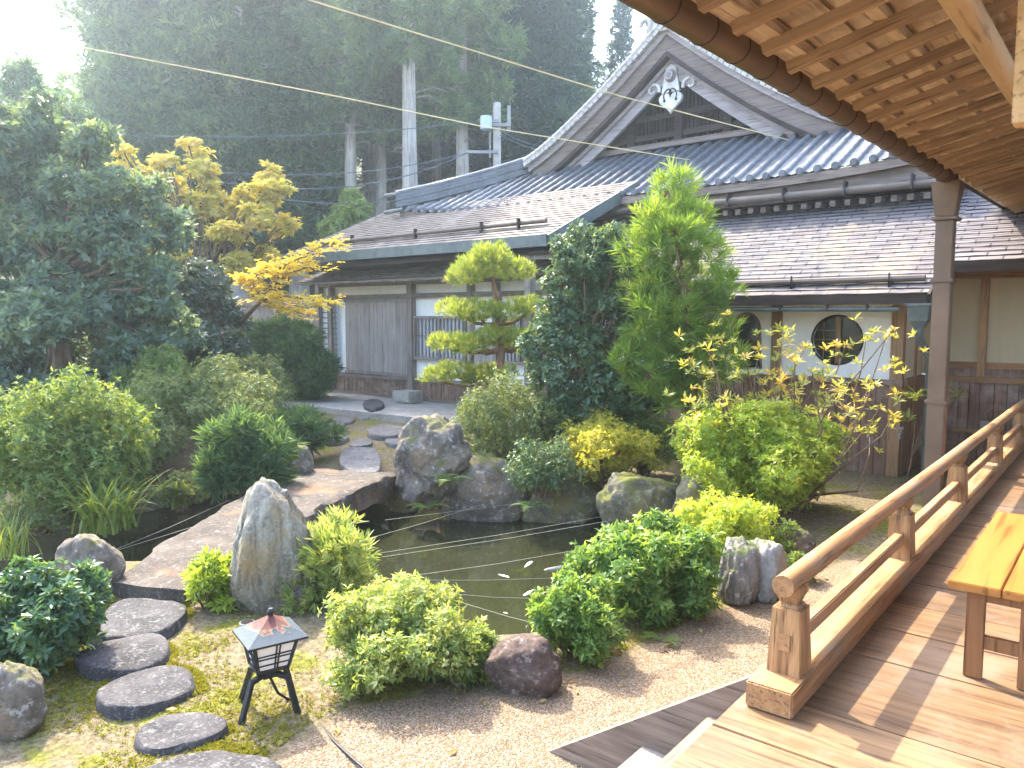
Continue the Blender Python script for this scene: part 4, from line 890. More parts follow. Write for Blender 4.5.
fish(503, 576, dv(2.3), 0.180, M['koi'], 'pale koi at the left of the small shoal', -.006)
fish(529, 593, dv(.9), 0.216, M['koi'], 'pale koi nearest the glossy bush', -.006)
fish(556, 577, dv(1.0), 0.204, M['koi'], 'mottled pale koi at the right of the shoal', -.006)
fish(504, 613, dv(2.4), 0.108, M['koi'], 'tiny pale koi near the front of the pond', -.006)
fish(562, 568, dv(.3), 0.408, M['koidark'], 'dark koi beside the mottled one', -.006)
GSn = 'thin strings stretched over the pond'
SL_ = [((385, 520), (640, 486), 'farthest string, from the bridge to the mossy rock'), ((380, 553), (600, 517), 'upper string of the close pair over the pond'), ((382, 557), (620, 519), 'lower string of the close pair over the pond'),
       ((388, 579), (590, 548), 'string passing just above the koi'), ((390, 580), (580, 577), 'level string crossing behind the uppermost koi'), ((430, 592), (560, 599), 'string near the front of the pond above the glossy bush'),
       ((430, 593), (600, 640), 'string slanting down to the dark dome rock'), ((0, 583), (215, 520), 'string over the dark channel left of the bridge'), ((90, 560), (230, 500), 'second string over the channel, beside the bridge edge'), ((345, 545), (480, 505), 'string starting under the bridge corner'),
       ((600, 515), (650, 562), 'short string slanting at the right end of the pond')]
for (a, b, lab) in SL_: mb = MB(); A, B_ = AZ(*a, -.08), AZ(*b, -.08); mb.tube([A, (A + B_) / 2 - np.array([0, 0, .015]), B_], .0022, 5); tag(mb.build('pond_string', M['string'], None), 'pale ' + lab, 'string', GSn)

# ------------------------------------------------------------------ overhead cables and the utility pole
def cable(name, pts, r, mat, lab, cat, group=None, sag=0.):
    P = []
    for i in range(len(pts) - 1):
        a, b = np.asarray(pts[i], float), np.asarray(pts[i + 1], float)
        for k in range(12): f = k / 12; P.append(a + (b - a) * f - np.array([0, 0, sag * 4 * f * (1 - f)]))
    P.append(np.asarray(pts[-1], float)); mb = MB(); mb.tube(P, r, 6); return tag(mb.build(name, mat, None), lab, cat, group)
cable('overhead_cable', [AD(180, -40, 7), AD(620, 96, 10.5), AD(800, 143, 14.2)], .009, M['cable'], 'upper pale yellow cable slanting down to the gable of the temple hall', 'cable')
cable('overhead_cable', [AD(-60, 17, 12.4), AD(55, 42, 12), AD(340, 97, 12), AD(480, 126, 12.4), AD(690, 160, 14.9)], .009, M['cable'], 'lower pale yellow cable slanting across the forest towards the hall roof', 'cable')
pt = 27.; pb = AD(497, 262, pt); pb[2] = float(gz(pb[0], pb[1])) - .3; top = AD(497, 103, pt)
up_ = empty('utility_pole', pb, 'wooden utility pole with crossarms and a transformer behind the hall roof', 'utility pole')
mb = MB(); mb.tube([pb, top], [.17, .13], 12); mb.build('pole', M['pole'], up_, True)
mb = MB()
for y, x0, x1 in ((121, 478, 499), (125, 486, 510), (152, 466, 498), (178, 486, 500)): mb.bar(AD(x0, y, pt - .2), AD(x1, y, pt - .2), .1, .1)
build_each(mb, 'crossarm', M['poledark'], up_)
mb = MB(); c = AD(486, 123, pt - .5); mb.tube([c - np.array([0, 0, .22]), c + np.array([0, 0, .22])], .20, 14); mb.build('transformer', M['transformer'], up_, True)
mb = MB(); mb.bar(AD(509, 106, pt - .1), AD(509, 132, pt - .1), .12, .12); mb.bar(AD(490, 132, pt - .3), AD(490, 158, pt - .3), .05, .05); build_each(mb, 'bracket', M['poledark'], up_)
for i, (a, b, s_) in enumerate((((486, 120), (60, 133), .3), ((470, 152), (150, 165), .5), ((470, 152), (200, 178), .7), ((486, 178), (230, 190), .6), ((500, 130), (560, 146), .2), ((500, 135), (590, 158), .2), ((490, 178), (395, 200), .3))):
    cable('power_line', [AD(*a, pt - .2), AD(*b, (21 if i < 4 else 27))], .016, M['wire'], ['topmost power line running left from the utility pole', 'second power line left of the utility pole, from the crossarm', 'third power line left of the pole, sagging lower', 'lowest long power line from the pole to the left', 'short line from the pole towards the roof ridge', 'lower short line from the pole to the ridge', 'slack line from the pole down to the ridge end'][i], 'power line', 'wires at the utility pole', s_)

# ------------------------------------------------------------------ foliage tools
def norm(a): return a / np.maximum(1e-9, np.linalg.norm(a, axis=-1, keepdims=True))
def rosettes(tips, ax, k, L, W, rng, spread=(35, 85), fold=.25, droop=.12, tbias=None, lvar=.35):
    N = len(tips); ax = norm(ax); ref = np.where(np.abs(ax[:, 2:3]) < .9, np.array([[0, 0, 1.]]), np.array([[1., 0, 0]]))
    e1 = norm(np.cross(ax, ref)); e2 = np.cross(ax, e1)
    ph = (np.arange(k)[None] * 2.39996 + rng.uniform(0, 6.28, (N, 1)) + rng.normal(0, .3, (N, k)))[..., None]
    th = np.radians(rng.uniform(*spread, (N, k)))[..., None]
    d = ax[:, None] * np.cos(th) + (e1[:, None] * np.cos(ph) + e2[:, None] * np.sin(ph)) * np.sin(th)
    ll = L * (1 + rng.uniform(-lvar, lvar, (N, k, 1))) * rng.uniform(.8, 1.15, (N, 1, 1))
    s = norm(np.cross(d, ax[:, None] + rng.normal(0, .25, (N, k, 3)))); n = np.cross(s, d)
    b = tips[:, None] + d * ll * .06 + ax[:, None] * rng.uniform(-.3, .15, (N, k, 1)) * L; w = ll * (W / L) * .5
    mid = b + d * ll * .48 + n * w * fold; tip = b + d * ll - n * ll * droop
    V = np.stack([b, mid + s * w, tip, mid - s * w], 2).reshape(-1, 3)
    i = np.arange(N * k)[:, None] * 4; Fc = np.concatenate([i + np.array([[0, 1, 2]]), i + np.array([[0, 2, 3]])], 0)
    lb = getattr(lobe_tips, 'bias', None); lb = lb[:, None] if lb is not None and len(lb) == N else .5
    tb = rng.beta(1.6, 2.0, (N, 1)) if tbias is None else tbias[:, None]
    tb = np.clip(tb + .55 * (lb - .5), 0, 1)
    t = np.clip(.72 * tb + .28 * rng.uniform(0, 1, (N, k)) , 0, 1); return V, Fc, np.repeat(t.ravel(), 4)
def lobe_tips(lobes, dens, rng, up=.45, inner=.18, shell=.35, ragged=.17, gaps=.25):
    """tips through the outer shell of a union of ellipsoid lobes [(centre, (rx,ry,rz))]"""
    T, A, B = [], [], []
    C_ = np.array([l[0] for l in lobes], float); Rr = np.array([np.broadcast_to(l[1], 3) for l in lobes], float)
    for i in range(len(lobes)):
        area = 4 * math.pi * (Rr[i].prod() ** (2 / 3)); n = max(6, int(area * dens)); d = norm(rng.normal(size=(n, 3)))
        f = 1 - shell * rng.uniform(0, 1, (n, 1)) ** 1.6; q = rng.uniform(0, 1, n) < inner; f[q, 0] = rng.uniform(.3, .8, q.sum())
        jit = 1 + .10 * np.sin(d[:, :1] * 7 + i) * np.sin(d[:, 1:2] * 6 + i * 2) + .06 * np.sin(d[:, 2:3] * 13 + i)
        w_ = d * 3.2 + i * 1.7; w2 = d * 7.5 + i * 2.3
        lump = np.sin(w_[:, 0] + 2 * np.sin(w_[:, 1])) * np.sin(w_[:, 2] + 1.3 * np.sin(w_[:, 0])) + .7 * np.sin(w2[:, 0] + 1.5 * np.sin(w2[:, 2])) * np.sin(w2[:, 1] + np.sin(w2[:, 0] * .7))
        jit = jit + ragged * lump[:, None] + (rng.uniform(0, 1, (n, 1)) < .12) * rng.uniform(0, ragged * 1.8, (n, 1))
        p = C_[i] + d * f * jit * Rr[i]; q = (((p[:, None] - C_[None]) / Rr[None]) ** 2).sum(-1); q[:, i] = 9
        k = ((q.min(1) > .42) if len(lobes) > 1 else np.ones(n, bool)) & (lump > -1.25 + 2 * gaps + rng.normal(0, .2, n)); B.append(np.full(k.sum(), rng.uniform(0, 1)) * .6 + .4 * np.clip(.5 + .35 * lump[k], 0, 1)); T.append(p[k]); A.append((norm(d / Rr[i]) * 1.0)[k])
    T = np.concatenate(T); A = norm(np.concatenate(A) + np.array([0, 0, up]) + rng.normal(0, .3, (len(T), 3))); lobe_tips.bias = np.concatenate(B); return T, A
def fracture(L, n, s, flat, rng, far=.85):
    out = []
    for c, r in L:
        r = np.broadcast_to(r, 3)
        for k in range(n):
            d = norm(rng.normal(size=3)); q = np.array(c) + d * r * rng.uniform(.45, far); f = s * rng.uniform(.7, 1.25) * (1 if far < 1 else rng.uniform(.75, 1.1)); out.append((q, (r[0] * f, r[1] * f, r[2] * f * flat)))
    return out
def stems(mb, base, lobes, rng, r0=.02, n=None, wig=.12):
    ids = rng.permutation(len(lobes))[:n or len(lobes)]
    for i in ids:
        c = np.array(lobes[i][0], float); b = np.array(base, float) + np.append(rng.normal(0, r0 * 2.5, 2), 0)
        L = np.linalg.norm(c - b); pts = [b + (c - b) * f + np.array([0, 0, L * .12 * math.sin(math.pi * f)]) * (-1 if c[2] - b[2] < .4 * L else .3) + rng.normal(0, wig * L * .12, 3) * (0 < f < 1) for f in np.linspace(0, 1, 6)]
        mb.tube(pts, list(np.linspace(r0, r0 * .3, 6)), 6)
SHR = 'shrub'
def plant(name, label, cat, base, lobes, leafkey, dens, spec, seed, group=None, stemr=.015, bark='twig', part='foliage', nst=None, trunk=None, tb=None, **kw):
    rng = np.random.default_rng(seed); root = empty(name, base, label, cat, group)
    off = np.asarray(base, float)
    T, A = lobe_tips(lobes, dens * kw.pop('df', 1.), rng, **{k: kw.pop(k) for k in ('up', 'inner', 'shell', 'ragged', 'gaps') if k in kw})
    tbias = tb(T, rng) if tb else None
    V, Fc, t = rosettes(T, A, rng=rng, tbias=tbias, **spec, **kw)
    o = np_mesh(part, V, Fc, M[leafkey], root, {'tint': t})
    mb = MB()
    if trunk: mb.tube(trunk[0], trunk[1], 10)
    stems(mb, trunk[0][-1] if trunk else base, lobes, rng, stemr, nst); mb.build('trunk' if trunk else 'stem', M[bark], root, True)
    return root
def mound(px, py, wpx, hpx, rng, n=9, z0=0., dep=.8, top=1.):
    """lobes of a rounded shrub standing on the ground whose near foot is at pixel (px,py)"""
    p = AZ(px, py, z0); t = depth(p); w, h = wpx * t / F / 2, hpx * t / F; c = p + _fh * w * dep * .8; L = []
    for i in range(n):
        a = 2 * math.pi * i / n * 1.0 + rng.uniform(-.3, .3); rr = (.62 if i % 3 else .28) * rng.uniform(.85, 1.1); r = rng.uniform(.34, .5)
        hz = h * (.40 + .26 * (1 - rr) + rng.uniform(-.05, .06))
        q = c + _r * w * rr * math.cos(a) + _fh * w * dep * rr * math.sin(a); L.append((np.array([q[0], q[1], z0 + hz * top]), (w * r, w * r, h * .36 * rng.uniform(.85, 1.1))))
    L.append((np.array([c[0], c[1], z0 + h * .56]), (w * .62, w * .62 * dep, h * .42))); return c, L
def pxl(L, t, rng, jit=.35, flat=1.):
    return [(AD(x, y, t) + _fh * rng.uniform(-jit, jit) * r * t / F, (r * t / F, r * t / F, r * t / F * flat)) for x, y, r in L]
def shrub(label, px, py, w, h, key, seed, dens=900, spec=None, n=9, z0=0., name=SHR, dep=.8, group=None, **kw):
    rng = np.random.default_rng(seed * 7 + 1); c, L = mound(px, py, w, h, rng, n, z0, dep); L = fracture(L, 5, .54, .85, rng, 1.08); L = [(q, r) for q, r in L if q[2] - .5 * r[2] > z0 - .05]; kw.setdefault('nst', 22); kw.setdefault('df', .5); kw.setdefault('shell', .55); kw.setdefault('inner', .12); kw.setdefault('ragged', .27); kw.setdefault('gaps', .33); return plant(name, label, 'shrub', (c[0], c[1], z0 - .05), L, key, dens, spec, seed, group, **kw)
AZL = dict(k=6, L=.034, W=.014, spread=(30, 85)); FINE = dict(k=7, L=.042, W=.015, spread=(25, 80)); GLS = dict(k=7, L=.047, W=.019, spread=(40, 88)); GL2 = dict(k=7, L=.055, W=.022, spread=(35, 85))

# shrubs round the pond and in the front of the garden
shrub('round pale-leaved azalea beside the lantern, in front of the pond', 398, 700, 176, 92, 'l_pale', 1, 2500, dict(k=7, L=.036, W=.014, spread=(30, 85)), 12)
shrub('low azalea merging into the right side of the round pale one', 462, 694, 70, 52, 'l_azalea', 2, 2400, dict(k=7, L=.038, W=.014, spread=(30, 85)), 7)
shrub('smaller glossy bright bush right of the dark dome rock', 578, 668, 102, 78, 'l_glossy', 3, 1800, GLS, 9, tb=lambda T, r: np.clip(r.beta(2, 1.6, len(T)) , 0, 1))
shrub('wide glossy bush between the pond and the pale cleft rock', 655, 626, 150, 92, 'l_glossy', 4, 1650, GL2, 12, tb=lambda T, r: np.clip(r.beta(1.9, 1.7, len(T)), 0, 1))
shrub('dark glossy bush in the left corner, beside the stepping stones', 10, 690, 140, 112, 'l_gloss2', 5, 1500, dict(k=7, L=.053, W=.021, spread=(40, 88)), 11)
shrub('small bright green bush at the left foot of the standing stone', 210, 614, 56, 54, 'l_bright', 6, 1500, dict(k=7, L=.062, W=.02, spread=(25, 70)), 6, tb=lambda T, r: r.beta(1.5, 2.5, len(T)))
shrub('low yellow azalea left of the pale cleft rock, under the tall bright bush', 737, 570, 118, 68, 'l_bright', 7, 1500, AZL, 10, tb=lambda T, r: r.beta(2.5, 1.5, len(T)))
shrub('small green tuft bush at the right of the pale cleft rock', 806, 584, 42, 28, 'l_azalea', 8, 1500, AZL, 5)
shrub('low green cover bush right of the small grey rock', 790, 562, 50, 34, 'l_azalea', 81, 1300, AZL, 5)
shrub('tall loose bright green bush in front of the rhododendron', 768, 528, 172, 124, 'l_bright', 9, 1300, dict(k=6, L=.05, W=.019, spread=(35, 85)), 13, z0=.03)
shrub('yellowing azalea on the far pond edge, beside the dark one', 612, 496, 122, 80, 'l_yellow', 10, 900, AZL, 10, z0=.05)
shrub('greener upper part azalea behind the yellowing one', 648, 478, 72, 62, 'l_azalea', 101, 900, AZL, 8, z0=.1)
shrub('big dull green azalea above the boulders on the far pond edge', 506, 482, 124, 98, 'l_azdark', 11, 900, AZL, 12, z0=.05)
shrub('dark low bush at the right foot of the big dull azalea', 545, 500, 88, 58, 'l_dark', 12, 900, AZL, 8, z0=.05)
shrub('left bank light green azalea at the left edge of the picture', 42, 532, 165, 156, 'l_azalea', 13, 620, dict(k=6, L=.055, W=.022, spread=(30, 85)), 14, z0=.0)
shrub('spreading olive azalea on top of the brown earth boulder', 195, 462, 170, 92, 'l_azdark', 14, 900, AZL, 14, z0=.25)
shrub('medium green azalea between the light left one and the spreading olive one', 120, 480, 95, 90, 'l_azdark', 15, 750, AZL, 9, z0=.15)
shrub('yellowish upright shrub below the dark evergreen on the left', 118, 420, 82, 84, 'l_azalea', 16, 520, dict(k=6, L=.07, W=.026), 9, z0=.4, tb=lambda T, r: r.beta(3, 1.4, len(T)))
shrub('leafy green shrub between the light left azalea and the brown earth boulder', 92, 500, 90, 92, 'l_azalea', 301, 620, dict(k=6, L=.06, W=.024), 9, z0=.1)
shrub('grey-green shrub under the maple, behind the bright feathery shrub', 232, 414, 90, 62, 'l_azdark', 302, 500, dict(k=6, L=.08, W=.03), 9, z0=.4)
shrub('blue-green bush at the foot of the large dark evergreen', 45, 430, 150, 90, 'l_evergreen', 303, 420, dict(k=6, L=.085, W=.035), 11, z0=.45)
shrub('light green shrub in the middle of the left bank, behind the spreading olive azalea', 150, 440, 100, 90, 'l_azalea', 304, 520, dict(k=6, L=.07, W=.026), 9, z0=.4)
# feathery shrubs: long thin sprays
FE = dict(k=9, L=.13, W=.016, spread=(10, 45), droop=.1)
shrub('feathery dark green spray shrub at the left end of the slab bridge', 240, 510, 96, 84, 'l_feather', 17, 420, dict(k=9, L=.15, W=.018, spread=(10, 50), droop=.15), 12, z0=.0)
shrub('second feathery green shrub behind the squarish bridge rock', 290, 458, 74, 46, 'l_feather', 18, 420, dict(k=9, L=.13, W=.018, spread=(10, 50)), 8, z0=.15)
shrub('bright feathery shrub in front of the bamboo screen', 278, 408, 92, 82, 'l_feather', 19, 300, dict(k=9, L=.2, W=.03, spread=(10, 50)), 11, z0=.2, tb=lambda T, r: r.beta(3, 1.5, len(T)))
shrub('wispy yellow-green shrub between the standing stone and the pond', 322, 616, 110, 86, 'l_pale', 20, 430, dict(k=10, L=.085, W=.012, spread=(8, 45), droop=.05), 11, tb=lambda T, r: r.beta(1.6, 2.0, len(T)), inner=.1, shell=.5)
shrub('tiny green bush in front of the squarish rock at the bridge corner', 262, 490, 34, 24, 'l_bright', 201, 1300, AZL, 4, z0=.05)
shrub('dark leafy bush filling the gap behind the yellowish upright shrub', 165, 420, 80, 70, 'l_camellia', 203, 500, dict(k=6, L=.09, W=.04), 8, z0=.4)
shrub('low ground-hugging shrub above the dark channel at the left edge', 22, 538, 110, 34, 'l_azdark', 305, 900, AZL, 9, z0=-.05)
shrub('small dark shrub between the strap leaves and the feathery spray shrub', 172, 512, 70, 34, 'l_azdark', 306, 900, AZL, 6, z0=-.1)
# strap-leaved clumps and ferns
def blades(name, label, px, py, n, L, W, seed, key='l_blade', z0=0., arch=.75):
    rng = np.random.default_rng(seed); c = AZ(px, py, z0); V, Fc, t = [], [], []
    for i in range(n):
        a = rng.uniform(0, 6.28); b = c + np.append(rng.normal(0, .09 * L / .5, 2), 0); l = L * rng.uniform(.65, 1.1); d = np.array([math.cos(a), math.sin(a), 0]); s = np.array([-d[1], d[0], 0]); w = W * rng.uniform(.7, 1.1); k0 = rng.uniform(.25, 1) * arch; n0 = len(V); m = 6; tt = rng.uniform(0, 1)
        for j in range(m + 1):
            f = j / m; th = k0 * 2.1 * f; q = b + l * (d * (1 - math.cos(th)) / max(.1, 2.1 * k0) + np.array([0, 0, math.sin(th) / max(.1, 2.1 * k0)])) + d * l * f * .15; ww = w * (1 - f ** 2.2) / 2 + .0008
            V += [q + s * ww, q - s * ww]; t += [tt, tt]
        for j in range(m): a_ = n0 + 2 * j; Fc.append((a_, a_ + 1, a_ + 3, a_ + 2))
    root = empty(name, c, label, 'plant'); np_mesh('leaf', V, Fc, M[key], root, {'tint': t}).__setitem__('kind', 'stuff'); return root
blades('strap_leaf_clump', 'arching clump of long strap leaves hanging over the dark channel', 108, 530, 130, .72, .03, 1, z0=.0, arch=1.0)
blades('strap_leaf_clump', 'upright strap leaves left of the brown earth boulder', 118, 478, 60, .7, .03, 2, z0=.1, arch=.5)
blades('strap_leaf_clump', 'short strap leaves at the foot of the brown earth boulder', 180, 506, 45, .42, .03, 3, z0=-.1)
blades('strap_leaf_clump', 'thin drooping grass at the left edge above the water', 12, 556, 60, .5, .012, 4, z0=-.1)
blades('grass_tuft', 'thin yellow grass between the dome rock and the gravel', 486, 682, 20, .16, .012, 5, z0=0.)
def fern(label, px, py, z0, n, L, seed):
    rng = np.random.default_rng(seed); c = AZ(px, py, z0); root = empty('fern', c, label, 'fern'); V, Fc, t = [], [], []
    for i in range(n):
        a = rng.uniform(0, 6.28); d = np.array([math.cos(a), math.sin(a), 0]); s = np.array([-d[1], d[0], 0])
        for j in range(1, 13):
            f = j / 13; q = c + d * L * f + np.array([0, 0, L * (.75 * f - .75 * f * f)]); w = L * .26 * math.sin(math.pi * min(1, f * .9 + .12))
            for sg in (-1, 1): n0 = len(V); e = q + s * sg * w + d * .06 * L; V += [q - d * L * .028, e, q + d * L * .035]; Fc.append((n0, n0 + 1, n0 + 2)); t += [.3 + .5 * f] * 3
    np_mesh('frond', V, Fc, M['l_fern'], root, {'tint': t}).__setitem__('kind', 'stuff')
fern('light green fern growing between the craggy boulder and the rounded one', 447, 482, .25, 7, .32, 1)
fern('small fern hanging low over the water under the craggy boulder', 428, 508, -.1, 6, .28, 2)
fern('fern at the right end of the rounded lichen boulder', 530, 508, .0, 6, .25, 3)
fern('yellow-green fern on the gravel edge below the wide glossy bush', 662, 640, .01, 5, .16, 4)

# rhododendron: open branches ending in whorls of orange and yellow leaves
rng = np.random.default_rng(31); rb = AZ(800, 522, .08) + _fh * .4; rt = depth(rb)
root = empty('rhododendron', rb, 'sprawling rhododendron with orange and yellow whorled leaves in front of the annex', 'rhododendron')
TP = [(x, y) for x, y in ((690, 362), (702, 392), (716, 408), (722, 345), (738, 378), (748, 402), (760, 350), (728, 424), (772, 374), (786, 396), (795, 362), (775, 416), (812, 372), (700, 430), (820, 380), (760, 436), (808, 412), (838, 392), (712, 372), (745, 358), (780, 346), (768, 395), (735, 440), (796, 428), (853, 400), (872, 388), (862, 418), (880, 408), (893, 415), (848, 428), (885, 340), (866, 340), (893, 330), (846, 345), (805, 348), (725, 398), (755, 420), (690, 402), (708, 350), (742, 410), (828, 420), (870, 432), (784, 376))]
tips = []; mb = MB()
for x, y in TP:
    e = AD(x, y, rt + rng.uniform(-.35, .5)); tips.append(e); m_ = rb * .45 + e * .55 + rng.normal(0, .12, 3) - np.array([0, 0, .12]); q1 = rb * .75 + e * .25 + rng.normal(0, .05, 3)
    mb.tube([rb + np.append(rng.normal(0, .05, 2), -.1), q1, m_, m_ * .4 + e * .6 + rng.normal(0, .03, 3), e], [.026, .019, .012, .008, .005], 6)
mb.build('branch', M['twig'], root, True)
ex = np.array(tips); n0 = len(ex); ex = np.concatenate([ex] + [ex + rng.normal(0, s_, ex.shape) for s_ in (.10, .13, .15, .18, .2)]); tb_ = np.concatenate([rng.beta(2.6, 1.5, n0), rng.beta(1.5, 2.3, 5 * n0)])
V, Fc, t = rosettes(ex, np.tile([[0, 0, 1.]], (len(ex), 1)) + rng.normal(0, .35, ex.shape), 10, .082, .025, rng, (25, 88), .2, .12, tb_); np_mesh('foliage', V, Fc, M['l_rhodo'], root, {'tint': t})
# single bare-stemmed branch with pale whorls by the downpipe
b0 = AZ(905, 492, .05); root = empty('rhododendron_sapling', b0, 'thin bare sapling with a few pale leaf whorls beside the downpipe', 'sapling'); dd = depth(b0)
E_ = [AD(x, y, dd) for x, y in ((940, 388), (958, 396), (918, 396), (908, 420), (893, 416))]; mb = MB()
for e in E_: mb.tube([b0, AD(915, 462, dd) if e[0] > 0 else AD(912, 455, dd), AD(938, 425, dd) * .5 + e * .5, e], [.012, .01, .007, .004], 6)
mb.build('branch', M['twig'], root, True); ex = np.repeat(np.array(E_), 2, 0)
V, Fc, t = rosettes(ex, np.tile([[0, 0, 1.]], (len(ex), 1)) + rng.normal(0, .25, ex.shape), 8, .13, .034, rng, (35, 80), .2, .1, np.full(len(ex), .32)); np_mesh('foliage', V, Fc, M['l_rhodo'], root, {'tint': t})

# cloud-pruned pine
rng = np.random.default_rng(41); tn = 12.2; nb = AZ(500, 420, .15); nb = AD(500, 412, tn); nb[2] = .1
pads = [(488, 264, 36, 13), (466, 276, 22, 10), (514, 272, 20, 9), (494, 254, 18, 8), (455, 309, 22, 8), (478, 313, 26, 9), (505, 314, 24, 8), (530, 308, 20, 10), (444, 343, 20, 8), (470, 345, 26, 10), (498, 336, 24, 9), (522, 342, 26, 10), (543, 332, 14, 7), (436, 377, 16, 7), (456, 373, 22, 9), (482, 376, 22, 10)]
L = [(AD(x, y, tn + rng.uniform(-.12, .12)), (w * tn / F, w * tn / F * .85, h * tn / F)) for x, y, w, h in pads]
root = empty('cloud_pruned_pine', nb, 'cloud-pruned pine with four flat pads of bright needles in front of the wing', 'pine tree')
T, A = lobe_tips([(c + np.append(rng.normal(0, .5, 2) * r[0], rng.uniform(-.1, .45) * r[2]), (r[0] * f, r[1] * f, r[2] * .75)) for c, r in L for f in (.4, .45, .35, .5)] + [(c, r * np.array([.9, .9, .8])) for c, r in L], 200, rng, up=1.1, inner=.1, shell=.3, gaps=.3); V, Fc, t = rosettes(T, A, 16, .095, .009, rng, (8, 50), 0, 0); np_mesh('foliage', V, Fc, M['l_niwaki'], root, {'tint': t})
mb = MB(); tr = [nb, AD(499, 385, tn), AD(502, 350, tn), AD(497, 325, tn), AD(500, 300, tn), AD(492, 275, tn)]; mb.tube(tr, [.075, .065, .055, .047, .036, .016], 10)
for i, a in ((3, 3), (4, 3), (5, 3), (6, 3), (7, 3), (8, 2), (9, 2), (10, 2), (11, 2), (12, 2), (13, 1), (14, 1), (15, 1)): mb.tube([tr[a], tr[a] * .5 + np.array(L[i][0]) * .5 - np.array([0, 0, .1]), np.array(L[i][0]) - np.array([0, 0, .06])], [.04, .028, .012], 7)
mb.build('trunk', M['pinebark'], root, True)

# bright soft pine, dark holly tree beside it
rng = np.random.default_rng(42); tp = 9.6; pb_ = AD(690, 440, tp); pb_[2] = .1
L = pxl([(668, 192, 24), (655, 215, 26), (690, 212, 28), (645, 245, 26), (672, 245, 32), (705, 248, 30), (650, 282, 28), (682, 285, 34), (718, 292, 26), (640, 318, 24), (668, 322, 32), (702, 325, 34), (722, 338, 22), (650, 350, 26), (682, 358, 30), (712, 362, 26), (636, 360, 22), (662, 384, 24), (694, 388, 26)], tp, rng, .6)
root = empty('soft_pine_tree', pb_, 'bright yellow-green soft pine in the middle of the garden', 'pine tree')
T, A = lobe_tips(fracture(L, 7, .42, .8, rng), 62, rng, up=.8, inner=.15, shell=.5, ragged=.25, gaps=.25); V, Fc, t = rosettes(T, A, 20, .165, .009, rng, (6, 55), 0, .08); np_mesh('foliage', V, Fc, M['l_pine'], root, {'tint': t})
mb = MB(); tr = [pb_, AD(692, 400, tp), AD(688, 350, tp), AD(684, 290, tp), AD(676, 235, tp), AD(668, 190, tp)]; mb.tube(tr, [.085, .075, .06, .045, .028, .01], 9)
for c, r in L: j = int(np.argmin([abs(q[2] + .25 - c[2]) for q in tr])); mb.tube([tr[j], (tr[j] + c) / 2 + rng.normal(0, .04, 3), c], [.022, .014, .006], 6)
mb.build('trunk', M['pinebark'], root, True)
rng = np.random.default_rng(43); tp = 10.4; hb = AD(580, 450, tp); hb[2] = .1
L = pxl([(590, 240, 24), (615, 250, 24), (568, 262, 26), (600, 275, 32), (632, 285, 26), (558, 300, 26), (585, 308, 34), (618, 315, 30), (545, 338, 24), (572, 345, 34), (606, 352, 32), (634, 345, 24), (548, 375, 24), (580, 385, 34), (614, 388, 30), (636, 385, 22), (560, 412, 26), (595, 415, 30), (625, 415, 24), (650, 400, 20)], tp, rng, .6)
plant('holly_tree', 'dark glossy evergreen tree between the cloud-pruned pine and the soft pine', 'tree', hb, fracture(L, 7, .45, .85, rng), 'l_dark', 200, dict(k=6, L=.075, W=.034, spread=(35, 88)), 43, nst=40, stemr=.03, bark='bark', part='crown', trunk=([hb, hb + np.array([.02, 0, .7]), hb + np.array([0, .03, 1.4])], [.09, .07, .05]), tb=lambda T, r: np.clip(r.beta(1.4, 2.6, len(T)) + (r.uniform(0, 1, len(T)) < .12) * .5, 0, 1))

# left side trees
rng = np.random.default_rng(51); tp = 12.0; b = AD(60, 500, tp); b[2] = .2
L = pxl([(20, 118, 30), (55, 135, 32), (95, 160, 32), (10, 150, 44), (50, 180, 50), (100, 200, 44), (138, 195, 26), (20, 225, 56), (75, 245, 54), (125, 245, 40), (160, 225, 24), (10, 295, 56), (65, 305, 56), (118, 300, 44), (155, 285, 34), (-30, 200, 60), (-40, 300, 70), (20, 360, 56), (80, 360, 54), (130, 345, 40), (165, 330, 30), (40, 415, 50), (-30, 390, 60), (95, 410, 44)], tp, rng, .8)
plant('evergreen_tree', 'large dark bluish evergreen tree filling the left side', 'tree', b, fracture(L, 7, .45, .75, rng), 'l_evergreen', 95, dict(k=7, L=.11, W=.048, spread=(30, 88)), 51, gaps=.2, ragged=.25, nst=60, stemr=.05, bark='bark', part='crown', trunk=([b, b + np.array([.1, .1, 1.4]), b + np.array([0, .1, 2.6])], [.2, .16, .12]), shell=.4)
rng = np.random.default_rng(52); tp = 13.4; b = AD(200, 420, tp); b[2] = .3
L = pxl([(192, 278, 24), (170, 290, 24), (215, 292, 24), (155, 315, 26), (190, 315, 34), (225, 318, 24), (165, 345, 28), (205, 345, 32), (235, 340, 18), (185, 370, 30)], tp, rng, .6)
plant('camellia_tree', 'dense dark camellia left of the plank fence, below the maple', 'tree', b, fracture(L, 6, .48, .8, rng), 'l_camellia', 200, dict(k=6, L=.085, W=.042, spread=(35, 88)), 52, stemr=.03, bark='bark', part='crown', trunk=([b, b + np.array([.02, 0, .6]), b + np.array([.05, .03, 1.2])], [.08, .07, .05]))
rng = np.random.default_rng(53); tp = 17.0; b = AD(205, 400, tp); b[2] = .4
L = pxl([(128, 150, 13), (122, 172, 16), (140, 175, 18), (190, 148, 15), (185, 170, 22), (205, 175, 18), (160, 195, 26), (195, 200, 26), (130, 205, 22), (270, 172, 14), (262, 190, 20), (280, 195, 16), (235, 200, 20), (225, 220, 26), (262, 218, 22), (283, 222, 14), (150, 230, 26), (190, 235, 28), (235, 245, 26), (270, 245, 18), (165, 262, 26), (205, 268, 24), (240, 270, 22)], tp, rng, .9)
